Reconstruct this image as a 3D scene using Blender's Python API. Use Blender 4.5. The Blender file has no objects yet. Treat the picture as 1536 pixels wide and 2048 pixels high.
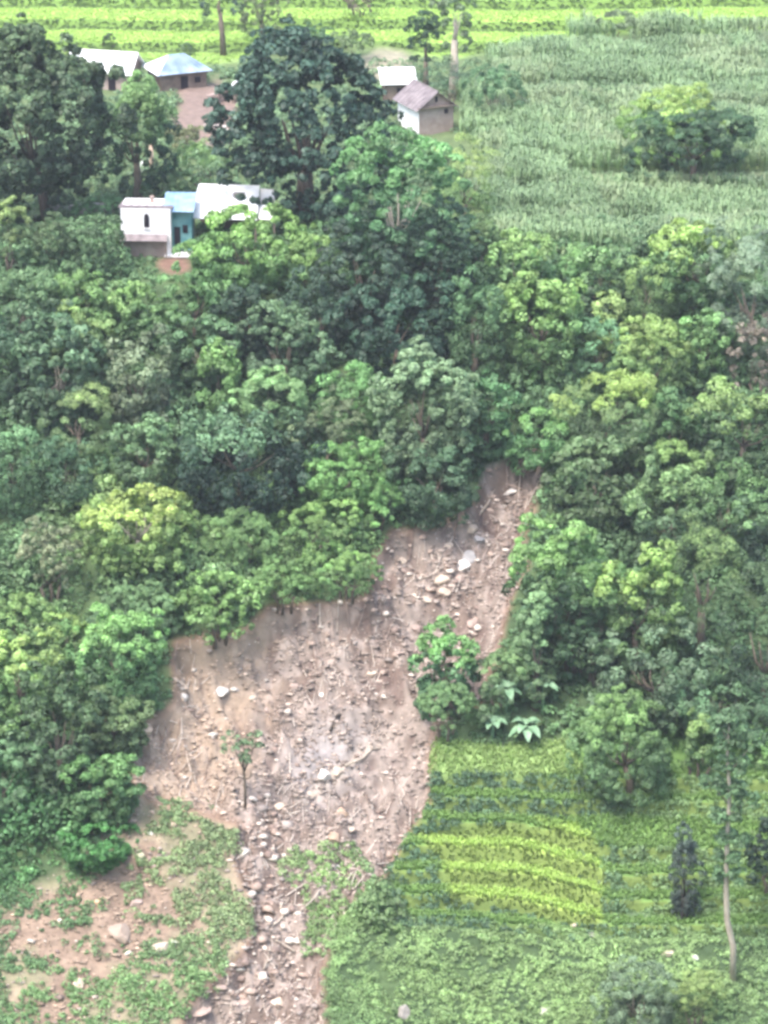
import bpy, bmesh, math, random
import numpy as np
from mathutils import Vector, Matrix
R = math.radians
rng = np.random.default_rng(7)
random.seed(7)
SC = bpy.context.scene

# ------------------------------------------------------------------ camera, sky, sun, exposure
CAMZ = 98.0
HAZE = 0.00015
PITCH = R(20.3)
HALF = R(8.3)
FPX = 1024.0 / math.tan(HALF)          # focal length in photo pixels (photo 1536 x 2048)
cam = bpy.data.cameras.new('camera')
co = bpy.data.objects.new('camera', cam)
SC.collection.objects.link(co)
co.location = (0, 0, CAMZ)
co.rotation_euler = (R(90) - PITCH, 0, 0)
cam.sensor_fit = 'VERTICAL'
cam.sensor_height = 24.0
cam.lens = 12.0 / math.tan(HALF)
cam.clip_start = 1.0
cam.clip_end = 9000
SC.camera = co

SUN_EL, SUN_AZ = R(64), R(222)         # azimuth clockwise from +Y: behind the camera, a little to its left
w = bpy.data.worlds.new('World')
SC.world = w
w.use_nodes = True
nt = w.node_tree
bg = nt.nodes['Background']
sky = nt.nodes.new('ShaderNodeTexSky')
sky.sky_type = 'NISHITA'
sky.sun_disc = False
sky.sun_elevation = SUN_EL
sky.sun_rotation = SUN_AZ
sky.dust_density = 3.5
sky.air_density = 1.2
nt.links.new(sky.outputs[0], bg.inputs['Color'])
bg.inputs['Strength'].default_value = 0.15
sl = bpy.data.lights.new('sun', 'SUN')
sl.energy = 1.2
sl.angle = R(16)
sl.color = (1.0, 0.965, 0.91)
so = bpy.data.objects.new('sun', sl)
SC.collection.objects.link(so)
sd = Vector((math.sin(SUN_AZ) * math.cos(SUN_EL), math.cos(SUN_AZ) * math.cos(SUN_EL), math.sin(SUN_EL)))
so.rotation_euler = sd.to_track_quat('Z', 'Y').to_euler()
so.location = (0, 200, 300)
SC.view_settings.view_transform = 'Standard'
SC.view_settings.look = 'None'
SC.view_settings.exposure = 1.80
SC.view_settings.gamma = 1.0
SC.cycles.max_bounces = 5
SC.cycles.diffuse_bounces = 3
SC.cycles.glossy_bounces = 1
SC.cycles.transmission_bounces = 2
SC.cycles.caustics_reflective = False
SC.cycles.caustics_refractive = False
SC.cycles.filter_width = 3.1

# ------------------------------------------------------------------ helpers: noise and pixels
def hsh(ix, iy, s):
    n = (ix.astype(np.int64) * 374761393 + iy.astype(np.int64) * 668265263 + s * 974711) & 0xFFFFFFFF
    n = ((n ^ (n >> 13)) * 1274126177) & 0xFFFFFFFF
    n = n ^ (n >> 16)
    return (n & 0xFFFFFF) / float(0xFFFFFF)

def vn(x, y, s=0):
    x = np.asarray(x, float); y = np.asarray(y, float)
    ix = np.floor(x); iy = np.floor(y)
    fx = x - ix; fy = y - iy
    fx = fx * fx * (3 - 2 * fx); fy = fy * fy * (3 - 2 * fy)
    a = hsh(ix, iy, s); b = hsh(ix + 1, iy, s); c = hsh(ix, iy + 1, s); d = hsh(ix + 1, iy + 1, s)
    return (a * (1 - fx) + b * fx) * (1 - fy) + (c * (1 - fx) + d * fx) * fy

def fbm(x, y, s=0, o=4):
    t = 0; a = .5; n = 0
    for k in range(o):
        t = t + a * vn(x * 2 ** k, y * 2 ** k, s + 17 * k); n += a; a *= .5
    return t / n

def ss(a, b, x):
    t = np.clip((x - a) / (b - a), 0, 1)
    return t * t * (3 - 2 * t)

def proj(X, Y, Z):
    dz = Z - CAMZ
    d = Y * math.cos(PITCH) - dz * math.sin(PITCH)
    u = Y * math.sin(PITCH) + dz * math.cos(PITCH)
    d = np.maximum(d, 1.0)
    return 768 + FPX * X / d, 1024 - FPX * u / d

def sdist(px, py, poly):
    """signed distance in pixels, positive inside"""
    px = np.asarray(px, float); py = np.asarray(py, float)
    best = np.full(px.shape, 1e18); ins = np.zeros(px.shape, bool)
    n = len(poly)
    for i in range(n):
        ax, ay = poly[i]; bx, by = poly[(i + 1) % n]
        ex, ey = bx - ax, by - ay
        wx, wy = px - ax, py - ay
        t = np.clip((wx * ex + wy * ey) / (ex * ex + ey * ey + 1e-9), 0, 1)
        dx, dy = wx - t * ex, wy - t * ey
        best = np.minimum(best, dx * dx + dy * dy)
        c = ((ay > py) != (by > py)) & (px < (bx - ax) * (py - ay) / ((by - ay) if by != ay else 1e-9) + ax)
        ins ^= c
    d = np.sqrt(best)
    return np.where(ins, d, -d)

SLIDE = [(1040, 905), (1085, 925), (1072, 985), (1052, 1040), (1034, 1090), (1048, 1130), (1030, 1180), (1010, 1240), (990, 1310),
         (960, 1400), (880, 1450), (862, 1500), (855, 1540), (862, 1590), (835, 1640), (800, 1700), (765, 1750), (720, 1800), (665, 1860),
         (645, 1950), (650, 2130), (330, 2130), (380, 2010), (460, 1940), (500, 1880), (505, 1800), (470, 1740), (465, 1690), (480, 1650),
         (400, 1620), (300, 1600), (262, 1560), (268, 1490), (290, 1450), (345, 1400), (338, 1330), (350, 1280), (470, 1270), (535, 1218),
         (620, 1212), (745, 1190), (755, 1130), (785, 1065), (900, 1045), (950, 1010), (972, 940)]
BARE = [(-200, 1850), (0, 1830), (110, 1790), (230, 1700), (310, 1715), (360, 1790), (390, 1850), (340, 1900), (250, 1930), (180, 1990), (130, 2130),
        (30, 2130), (90, 1960), (60, 1900), (-200, 1900)]
MIXED = [(270, 1560), (500, 1620), (520, 1800), (500, 1900), (340, 2150), (-200, 2150), (-200, 1830), (0, 1800), (120, 1740), (230, 1620)]
STRIP = [(585, 1705), (700, 1695), (745, 1760), (705, 1850), (665, 1905), (612, 1905), (628, 1820), (560, 1735)]
TERR = [(850, 1556), (1130, 1556), (1500, 1540), (1750, 1450), (1900, 1860), (1300, 1870), (960, 1850), (800, 1830), (790, 1700), (850, 1640)]
LIGHT = [(862, 1484), (1000, 1496), (1150, 1480), (1165, 1545), (1000, 1560), (858, 1552)]
BRIGHT = [(835, 1672), (960, 1655), (1150, 1650), (1185, 1680), (1210, 1760), (1205, 1850), (1120, 1845), (1000, 1815), (900, 1800), (890, 1730)]
EARTH = [(335, 165), (440, 160), (480, 190), (465, 290), (400, 305), (345, 260), (360, 200)]
MAIZE = [(905, 200), (1000, 120), (1130, 70), (1300, 60), (2300, 60), (2300, 560), (1400, 560), (1000, 520), (960, 430), (920, 320)]
BANK = [(1130, 350), (2300, 340), (2300, 388), (1130, 386)]
RICEF = [(-900, 160), (130, 105), (430, 130), (560, 95), (760, 90), (900, 115), (1060, 95), (1160, 66), (1560, 58), (2300, 55), (2300, -600), (-900, -600)]

def zslope(X, Y):
    """large form of the land without steps"""
    edge = 337 + 3.0 * (fbm(X / 22, Y * 0, 3, 2) - .5) + 2.0 * np.sin(X / 17.0)
    d = edge - Y
    a = ss(-5, 9, d) * np.maximum(d - 2, 0)
    z = -0.60 * a
    # past the foot of the slope the valley floor, then the near hillside under the camera
    z = np.where(Y < 232, np.maximum(z, -64 - 0.05 * (232 - Y)), z)
    near = 92 - 0.62 * np.abs(Y) - 0.02 * Y
    z = np.maximum(z, np.minimum(near, 92))
    far = np.maximum(Y - 424, 0)
    z = z + 0.115 * np.minimum(far, 140) + 0.06 * np.clip(far - 140, 0, 600)
    return z

def terr_far(X, Y):
    s = (Y - 424 + 3.0 * (fbm(X / 26, Y / 90, 5, 2) - .5)) / 8.4
    f = s - np.floor(s)
    return s, f

def _yof(v):
    ys_ = np.arange(250, 300, .05); z_ = zslope(ys_ * 0 + 9.5, ys_); _, vv_ = proj(ys_ * 0 + 9.5, ys_, z_)
    return float(np.interp(-v, -vv_, ys_))
_Y0 = [None]
def terr_near(X, Y, px):
    if _Y0[0] is None: _Y0[0] = _yof(1692)
    q = np.clip((px - 990) / 190, -.9, 1.25)
    low = 1 - ss(_Y0[0] + 1.0, _Y0[0] + 3.5, Y)
    bend = np.where(q > 0, 1.3, .5) * q * q * low
    s = (Y - _Y0[0] + bend + .5 * (fbm(X / 6, Y * 0 + .3, 8, 2) - .5)) / 2.15
    f = s - np.floor(s)
    return s, f

def height(X, Y, fine=True):
    X = np.asarray(X, float); Y = np.asarray(Y, float)
    z = zslope(X, Y)
    px, py = proj(X, Y, z)
    z = z + 1.6 * (fbm(X / 14, Y / 14, 21, 3) - .5) * ss(2, 14, 337 - Y)
    # far rice terraces
    s, f = terr_far(X, Y)
    k = ss(0, 4, Y - 424) * (1 - ss(560, 600, Y))
    z = z + k * 0.115 * 8.4 * (ss(.80, 1.0, f) - f)
    # near terraces
    m = ss(-25, 12, sdist(px, py, TERR))
    s, f = terr_near(X, Y, px)
    z = z + m * 0.60 * 2.15 * (ss(.72, 1.0, f) - f)
    # a bank through the maize field
    z = z - 0.9 * ss(20, 24, X) * ss(0, 1.2, 366 - Y) * ss(0, 12, Y - 342)
    # scar
    sd_ = sdist(px, py, SLIDE) + 26 * (fbm(X / 3.2, Y / 3.2, 31, 3) - .5)
    m = ss(-4, 14, sd_)
    m2 = ss(0, 120, sd_)
    z = z - m * (1.5 + .8 * ss(1340, 1260, py)) - m2 * 1.2
    if fine:
        rid = 1 - np.abs(2 * fbm((X + .35 * Y) / 2.6, (Y - .35 * X) / 6.5, 41, 4) - 1)
        z = z + m * (1.9 * (rid - .75) + 2.0 * (fbm(X / 1.9, Y / 1.9, 43, 5) - .5) + .5 * (fbm(X / .55, Y / .55, 45, 2) - .5))
        wx = X + 1.6 * (fbm(X / 3.4, Y / 3.4, 51, 2) - .5) + .5 * Y; wy = Y + 1.6 * (fbm(X / 3.4, Y / 3.4, 52, 2) - .5) - .5 * X
        z = z + m * .85 * (np.abs(2 * fbm(wx / 1.3, wy / 4.2, 53, 3) - 1) ** .6 - .5) * (-1)
        b = ss(-15, 15, sdist(px, py, BARE))
        z = z + b * (1.0 * (fbm(X / 2.2, Y / 2.2, 47, 4) - .5) - .3)
        z = z + (1 - m) * .35 * (fbm(X / 1.8, Y / 1.8, 49, 3) - .5) * (Y < 600)
    return z

_T = np.arange(215, 640, 0.35)
def at(px, py):
    """the point of the ground seen at a photo pixel"""
    dx = (px - 768) / FPX; du = (1024 - py) / FPX
    D = np.array([dx, math.cos(PITCH) + du * math.sin(PITCH), -math.sin(PITCH) + du * math.cos(PITCH)])
    X = D[0] * _T; Y = D[1] * _T; Z = CAMZ + D[2] * _T
    h = height(X, Y, False)
    below = np.nonzero(Z < h)[0]
    i = below[0] if len(below) else len(_T) - 1
    if i > 0 and len(below):
        a = Z[i - 1] - h[i - 1]; b = h[i] - Z[i]
        t = _T[i - 1] + (_T[i] - _T[i - 1]) * a / (a + b + 1e-9)
    else:
        t = _T[i]
    x, y = D[0] * t, D[1] * t
    return Vector((x, y, float(height(np.array([x]), np.array([y]))[0])))

def gz(x, y):
    return float(height(np.array([x]), np.array([y]))[0])

def mpp(P):
    return (P - Vector((0, 0, CAMZ))).length / FPX

def dep(P):
    return math.atan2(CAMZ - P.z, P.y)

# ------------------------------------------------------------------ helpers: meshes
def mesh_np(name, V, F, col=None, mat=None, smooth=False, parent=None, hide=False):
    """V (n,3), F (m,k) all same size k; col (m,3) per face"""
    me = bpy.data.meshes.new(name)
    V = np.ascontiguousarray(V, dtype=np.float32); F = np.ascontiguousarray(F, dtype=np.int32)
    m, k = F.shape
    me.vertices.add(len(V)); me.vertices.foreach_set('co', V.ravel())
    me.loops.add(m * k); me.loops.foreach_set('vertex_index', F.ravel())
    me.polygons.add(m)
    me.polygons.foreach_set('loop_start', np.arange(0, m * k, k, dtype=np.int32))
    me.polygons.foreach_set('loop_total', np.full(m, k, dtype=np.int32))
    if smooth:
        me.polygons.foreach_set('use_smooth', np.ones(m, bool))
    me.update(calc_edges=True)
    if col is not None:
        if len(col) == m:
            a = me.attributes.new('col', 'FLOAT_COLOR', 'FACE')
        else:
            a = me.attributes.new('col', 'FLOAT_COLOR', 'POINT')
        c = np.ones((len(col), 4), np.float32); c[:, :3] = col
        a.data.foreach_set('color', c.ravel())
    if mat: me.materials.append(mat)
    o = bpy.data.objects.new(name, me)
    SC.collection.objects.link(o)
    if parent: o.parent = parent
    return o

def empty(name, loc, rz=0):
    o = bpy.data.objects.new(name, None)
    SC.collection.objects.link(o)
    o.location = loc; o.rotation_euler = (0, 0, rz)
    o.empty_display_size = .5
    return o

def tag(o, label=None, cat=None, group=None, kind=None):
    if label: o['label'] = label
    if cat: o['category'] = cat
    if group: o['group'] = group
    if kind: o['kind'] = kind
    return o

class MB:
    """collects polygons of any size and links them as one mesh object"""
    def __init__(s): s.v = []; s.f = []
    def add(s, vs, fs):
        n = len(s.v); s.v += [tuple(v) for v in vs]; s.f += [tuple(i + n for i in f) for f in fs]; return s
    def box(s, x0, x1, y0, y1, z0, z1):
        vs = [(x, y, z) for z in (z0, z1) for y in (y0, y1) for x in (x0, x1)]
        return s.add(vs, [(0, 2, 3, 1), (4, 5, 7, 6), (0, 1, 5, 4), (2, 6, 7, 3), (0, 4, 6, 2), (1, 3, 7, 5)])
    def tube(s, pts, rad, n=7, caps=True):
        pts = [Vector(p) for p in pts]; rings = []
        for i, p in enumerate(pts):
            d = (pts[min(i + 1, len(pts) - 1)] - pts[max(i - 1, 0)]).normalized()
            a = d.orthogonal().normalized() if abs(d.z) < .95 else Vector((1, 0, 0))
            a = (a - d * a.dot(d)).normalized(); b = d.cross(a)
            rings.append([p + (a * math.cos(t) + b * math.sin(t)) * rad[i] for t in [2 * math.pi * k / n for k in range(n)]])
        vs = [v for r_ in rings for v in r_]; fs = []
        for i in range(len(pts) - 1):
            for k in range(n):
                fs.append((i * n + k, i * n + (k + 1) % n, (i + 1) * n + (k + 1) % n, (i + 1) * n + k))
        if caps: fs += [tuple(range(n))[::-1], tuple(range((len(pts) - 1) * n, len(pts) * n))]
        return s.add(vs, fs)
    def sheet(s, a, b, c, d, th, ribs=0):
        """thin slab over corners a b c d (counter-clockwise from above)"""
        a, b, c, d = map(Vector, (a, b, c, d)); n = (b - a).cross(d - a).normalized() * th
        vs = [a, b, c, d, a + n, b + n, c + n, d + n]
        s.add(vs, [(3, 2, 1, 0), (4, 5, 6, 7), (0, 1, 5, 4), (1, 2, 6, 5), (2, 3, 7, 6), (3, 0, 4, 7)])
        for i in range(ribs):
            t = (i + .5) / ribs; wd = .06 / (b - a).length
            p = a.lerp(b, t - wd) + n; q = a.lerp(b, t + wd) + n; r_ = d.lerp(c, t + wd) + n; u = d.lerp(c, t - wd) + n
            m = n.normalized() * .035
            s.add([p, q, r_, u, p + m, q + m, r_ + m, u + m], [(4, 5, 6, 7), (0, 1, 5, 4), (1, 2, 6, 5), (2, 3, 7, 6), (3, 0, 4, 7)])
        return s
    def build(s, name, mat, parent=None, smooth=False, loc=None):
        me = bpy.data.meshes.new(name); me.from_pydata(s.v, [], s.f); me.update()
        if smooth:
            for p in me.polygons: p.use_smooth = True
        me.materials.append(mat)
        o = bpy.data.objects.new(name, me); SC.collection.objects.link(o)
        if parent: o.parent = parent
        if loc is not None: o.location = loc
        return o

# ------------------------------------------------------------------ materials
def mat_new(name, rough=.8, spec=.3):
    m = bpy.data.materials.new(name); m.use_nodes = True
    b = m.node_tree.nodes['Principled BSDF']
    b.inputs['Roughness'].default_value = rough
    b.inputs['Specular IOR Level'].default_value = spec
    return m, m.node_tree, b

def mat_attr(name, rough=.85, spec=.2, scale=1.2, var=.35, bump=0., transl=0., mottle=None):
    """colour from the 'col' attribute, varied by object-space noise"""
    m, t, b = mat_new(name, rough, spec)
    N = t.nodes; L = t.links
    at_ = N.new('ShaderNodeAttribute'); at_.attribute_name = 'col'
    tc = N.new('ShaderNodeTexCoord')
    nz = N.new('ShaderNodeTexNoise'); nz.inputs['Scale'].default_value = scale; nz.inputs['Detail'].default_value = 6
    nz.inputs['Roughness'].default_value = .65
    L.new(tc.outputs['Object'], nz.inputs['Vector'])
    mr = N.new('ShaderNodeMapRange'); mr.inputs['From Min'].default_value = .25; mr.inputs['From Max'].default_value = .75
    mr.inputs['To Min'].default_value = 1 - var; mr.inputs['To Max'].default_value = 1 + var
    L.new(nz.outputs['Fac'], mr.inputs['Value'])
    vm = N.new('ShaderNodeVectorMath'); vm.operation = 'SCALE'
    L.new(at_.outputs['Color'], vm.inputs[0]); L.new(mr.outputs[0], vm.inputs['Scale'])
    out = vm.outputs[0]
    L.new(out, b.inputs['Base Color'])
    if bump:
        bp = N.new('ShaderNodeBump'); bp.inputs['Strength'].default_value = 1; bp.inputs['Distance'].default_value = bump
        n2 = N.new('ShaderNodeTexNoise'); n2.inputs['Scale'].default_value = scale * 2.2; n2.inputs['Detail'].default_value = 8
        L.new(tc.outputs['Object'], n2.inputs['Vector']); L.new(n2.outputs['Fac'], bp.inputs['Height'])
        L.new(bp.outputs[0], b.inputs['Normal'])
    if transl:
        tr = N.new('ShaderNodeBsdfTranslucent'); mx = N.new('ShaderNodeMixShader'); mx.inputs[0].default_value = transl
        L.new(out, tr.inputs['Color'])
        L.new(b.outputs[0], mx.inputs[1]); L.new(tr.outputs[0], mx.inputs[2])
        L.new(mx.outputs[0], N['Material Output'].inputs['Surface'])
    return m

def mat_plain(name, c1, c2, scale=2., rough=.8, spec=.3, bump=0., metal=0., stretch=(1, 1, 1)):
    m, t, b = mat_new(name, rough, spec); N = t.nodes; L = t.links
    b.inputs['Metallic'].default_value = metal
    tc = N.new('ShaderNodeTexCoord'); mp = N.new('ShaderNodeMapping'); mp.inputs['Scale'].default_value = stretch
    nz = N.new('ShaderNodeTexNoise'); nz.inputs['Scale'].default_value = scale; nz.inputs['Detail'].default_value = 6
    L.new(tc.outputs['Object'], mp.inputs[0]); L.new(mp.outputs[0], nz.inputs['Vector'])
    cr = N.new('ShaderNodeValToRGB'); cr.color_ramp.elements[0].position = .35; cr.color_ramp.elements[1].position = .65
    cr.color_ramp.elements[0].color = (*c1, 1); cr.color_ramp.elements[1].color = (*c2, 1)
    L.new(nz.outputs['Fac'], cr.inputs[0]); L.new(cr.outputs[0], b.inputs['Base Color'])
    if bump:
        bp = N.new('ShaderNodeBump'); bp.inputs['Distance'].default_value = bump
        L.new(nz.outputs['Fac'], bp.inputs['Height']); L.new(bp.outputs[0], b.inputs['Normal'])
    return m

M_ground = mat_attr('hillside_earth', .95, .1, .9, .3, bump=.12)
M_leaf = mat_attr('foliage', .5, .4, .5, .22, transl=.25)
M_rubble = mat_attr('rubble_stone', .9, .15, 2.5, .2, bump=.05)
M_bark = mat_plain('bark', (.10, .08, .06), (.20, .165, .13), 3, .9, .1, .05, stretch=(3, 3, .6))
M_bark_pale = mat_plain('pale_bark', (.34, .29, .23), (.52, .46, .38), 3, .9, .1, .04, stretch=(3, 3, .6))
M_bark_dark = mat_plain('dark_bark', (.05, .042, .036), (.11, .09, .075), 2, .9, .1, .06, stretch=(3, 3, .6))
M_wood_pale = mat_plain('stripped_wood', (.34, .28, .22), (.52, .45, .38), 4, .8, .2, .02)
M_white_roof = mat_plain('white_sheet_metal', (.72, .73, .74), (.86, .86, .86), .8, .45, .5)
M_blue_roof = mat_plain('blue_sheet_metal', (.15, .27, .44), (.30, .42, .56), .7, .45, .5)
M_bluewhite_roof = mat_plain('faded_blue_sheet_metal', (.13, .19, .28), (.34, .42, .50), .5, .45, .5)
M_rust = mat_plain('rusted_sheet_metal', (.15, .12, .125), (.26, .22, .22), 1.2, .6, .4)
M_whitewash = mat_plain('whitewash', (.74, .72, .72), (.84, .83, .82), 1.1, .9, .2, .01)
M_mud = mat_plain('mud_plaster', (.32, .24, .21), (.43, .34, .30), 1.2, .95, .1, .02)
M_mud_dark = mat_plain('brown_mud_plaster', (.15, .11, .09), (.25, .19, .155), 1.2, .95, .1, .03)
M_teal = mat_plain('teal_paint', (.08, .23, .25), (.17, .34, .34), 1.5, .8, .3)
M_dark = mat_plain('dark_opening', (.012, .010, .016), (.03, .022, .03), 2, .9, .1)
M_timber = mat_plain('weathered_timber', (.16, .12, .10), (.26, .21, .17), 3, .9, .1)
M_greystone = mat_plain('grey_stone', (.26, .25, .24), (.42, .40, .38), 1.5, .9, .2, .04)

# ------------------------------------------------------------------ ground sheet to the horizon
def axis(segs):
    out = [segs[0][0]]
    for a, b, st in segs:
        n = max(1, int(round((b - a) / st)))
        out += list(a + (b - a) * (np.arange(n) + 1) / n)
    return np.array(out)

xs = axis([(-3000, -400, 200), (-400, -120, 20), (-120, -62, 2), (-62, 62, .3), (62, 120, 2), (120, 400, 20), (400, 3000, 200)])
ys = axis([(-600, 0, 60), (0, 235, 8), (235, 252, .8), (252, 300, .17), (300, 345, .26), (345, 470, .6), (470, 600, 2.5), (600, 900, 30), (900, 5000, 400)])
GX, GY = np.meshgrid(xs, ys)
GZ = height(GX, GY)
PX, PY = proj(GX, GY, GZ)
shp = GX.shape
def blend(c, new, m):
    return c * (1 - m[..., None]) + np.asarray(new) * m[..., None]
n1 = fbm(GX / 2.5, GY / 2.5, 61, 4); n2 = fbm(GX / 7, GY / 7, 62, 3); n3 = fbm(GX / .8, GY / .8, 63, 3)
C = np.zeros(shp + (3,)) + (.060, .095, .045)
C = blend(C, (.085, .13, .055), ss(.45, .65, n1) * .8)
# plateau ground under the maize and round the houses
pl = ss(336, 341, GY)
C = blend(C, (.12, .165, .075), pl * .9)
# far rice
rf = ss(-10, 10, sdist(PX, PY, RICEF) + 20 * (n2 - .5))
s_, f_ = terr_far(GX, GY)
ris = ss(.80, .87, f_) * (1 - ss(1.0, 1.01, f_))
kk = np.floor(s_)
tone = hsh(kk, kk * 0, 5)
rice = np.zeros(shp + (3,)) + (.34, .52, .115)
rice = blend(rice, (.22, .38, .10), ss(.55, .8, tone + .5 * (n2 - .5)))
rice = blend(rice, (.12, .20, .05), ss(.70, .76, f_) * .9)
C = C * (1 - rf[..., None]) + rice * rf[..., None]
lf = ss(20, 60, 1 * (PY - 70)) * ss(0, 60, 620 - PX) * rf
C = blend(C, (.25, .34, .15), lf * .8)
# village earth
C = blend(C, (.21, .155, .13), ss(-10, 10, sdist(PX, PY, EARTH) + 30 * (n1 - .5)))
C = blend(C, (.20, .125, .095), ss(0, 25, 45 - np.hypot(PX - 350, (PY - 530) * 2) + 20 * (n1 - .5)))
C = blend(C, (.33, .29, .22), ss(0, 30, 70 - np.hypot(PX - 770, (PY - 135) * 1.6) + 30 * (n1 - .5)) * .8)
C = blend(C, (.30, .27, .23), ss(0, 12, 1 - np.abs(PY - 100) / 14) * ss(120, 140, PX) * ss(0, 20, 262 - PX))
C = blend(C, (.30, .34, .20), ss(-6, 8, sdist(PX, PY, BANK)) * .8)
# near terraces
tm = ss(-20, 10, sdist(PX, PY, TERR) + 30 * (n1 - .5))
C = blend(C, (.17, .29, .085), tm)
C = blend(C, (.26, .38, .14), ss(-8, 8, sdist(PX, PY, LIGHT)))
C = blend(C, (.17, .30, .09), ss(-20, 20, sdist(PX, PY, [(1150, 1430), (1900, 1400), (1900, 1560), (1150, 1560)])))
bm_ = ss(-8, 8, sdist(PX, PY, BRIGHT) + 40 * (fbm(GX / 1.5, GY / 1.0, 130, 3) - .5))
C = blend(C, (.40, .54, .14), bm_)
s_, f_ = terr_near(GX, GY, PX)
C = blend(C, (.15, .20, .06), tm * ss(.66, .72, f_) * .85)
# bare soil, mixed ground, scar
mm = ss(-25, 20, sdist(PX, PY, MIXED) + 40 * (n1 - .5))
C = blend(C, (.24, .215, .14), mm * .9)
C = blend(C, (.33, .26, .19), mm * ss(.5, .62, n1) * .7)
bb = ss(-18, 14, sdist(PX, PY, BARE) + 90 * (n1 - .5))
C = blend(C, (.27, .20, .15), bb)
C = blend(C, (.18, .13, .10), bb * ss(.5, .65, n3) * .6)
sdd = sdist(PX, PY, SLIDE) + 26 * (fbm(GX / 3.2, GY / 3.2, 31, 3) - .5)
sm = ss(-6, 6, sdd)
slide = np.zeros(shp + (3,)) + (.255, .208, .178)
slide = blend(slide, (.155, .114, .092), ss(.46, .66, n1) * .85)
slide = blend(slide, (.40, .33, .29), ss(.52, .66, n3) * .6)
slide = blend(slide, (.14, .10, .085), ss(.60, .72, fbm(GX / 1.3 + 40, GY / 2.2, 64, 4)) * .8)
tan = ss(0, 90, 555 - PX + .3 * (1450 - PY) + 120 * (n1 - .5)) * ss(0, 40, 1660 - PY)
slide = blend(slide, (.37, .285, .215), tan * .75)
gr = np.exp(-((PX - 650 - (1530 - PY) * .3) / 75) ** 2 - ((PY - 1530) / 90) ** 2)
slide = blend(slide, (.31, .295, .295), np.clip(gr * 1.2, 0, 1) * .6)
pale = np.exp(-(np.abs((PX - 640) - (1580 - PY) * 1.15) / 22) ** 2) * ss(1440, 1500, PY) * ss(0, 40, 1620 - PY) * ss(540, 580, PX)
slide = blend(slide, (.46, .39, .335), np.clip(pale * 1.2, 0, 1) * .75)
C = C * (1 - sm[..., None]) + slide * sm[..., None]
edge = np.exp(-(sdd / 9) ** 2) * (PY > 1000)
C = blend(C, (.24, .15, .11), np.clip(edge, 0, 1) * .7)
ny, nx = shp
V = np.stack([GX, GY, GZ], -1).reshape(-1, 3)
I = np.arange(ny * nx).reshape(ny, nx)
F = np.stack([I[:-1, :-1], I[:-1, 1:], I[1:, 1:], I[1:, :-1]], -1).reshape(-1, 4)
ground = mesh_np('hillside', V, F, C.reshape(-1, 3), M_ground, smooth=True)
tag(ground, kind='structure')
del V, F, I, C, slide, rice

# ------------------------------------------------------------------ leaves
def leaf_quads(c, n, a, b, droop=.25):
    """folded diamond leaves: centres c, normals n, half length a, half width b"""
    N = len(c)
    n = n / (np.linalg.norm(n, axis=1, keepdims=True) + 1e-9)
    r = rng.normal(size=(N, 3))
    t = np.cross(n, r); t /= (np.linalg.norm(t, axis=1, keepdims=True) + 1e-9)
    s = np.cross(n, t)
    a = np.broadcast_to(a, (N,))[:, None]; b = np.broadcast_to(b, (N,))[:, None]
    p0 = c - t * a - n * a * droop; p2 = c + t * a - n * a * droop
    p1 = c + s * b + n * b * .2; p3 = c - s * b + n * b * .2
    V = np.stack([p0, p1, p2, p3], 1).reshape(-1, 3)
    F = np.arange(N * 4).reshape(N, 4)
    return V, F

def clump_leaves(cen, rad, axis_, per, a, b, col, flat=.75, jit=.5, cvar=.2, up=.35):
    """cen (K,3) clump centres, rad (K,), axis_ (K,3) outward direction; returns V, F, facecol"""
    K = len(cen)
    idx = np.repeat(np.arange(K), per)
    N = len(idx)
    d = rng.normal(size=(N, 3))
    d /= np.linalg.norm(d, axis=1, keepdims=True)
    A = axis_[idx]
    dot = (d * A).sum(1)
    d = np.where((dot < -.15)[:, None], d - 2 * dot[:, None] * A, d)
    rr = rad[idx] * (1 - .35 * rng.random(N) ** 2)
    p = cen[idx] + d * rr[:, None] * np.array([1, 1, flat])
    nn = d + jit * rng.normal(size=(N, 3)) + np.array([0, 0, up])
    sc = .7 + .6 * rng.random(N)
    V, F = leaf_quads(p, nn, a * sc, b * sc)
    cc = np.asarray(col)
    if cc.ndim == 1: cc = np.tile(cc, (K, 1))
    kv = 1 + cvar * rng.normal(size=(K, 1)) * .6
    cf = cc[idx] * np.clip(kv[idx], .5, 1.6) * (1 + cvar * .6 * rng.normal(size=(N, 1))).clip(.5, 1.6)
    return V, F, cf

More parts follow.
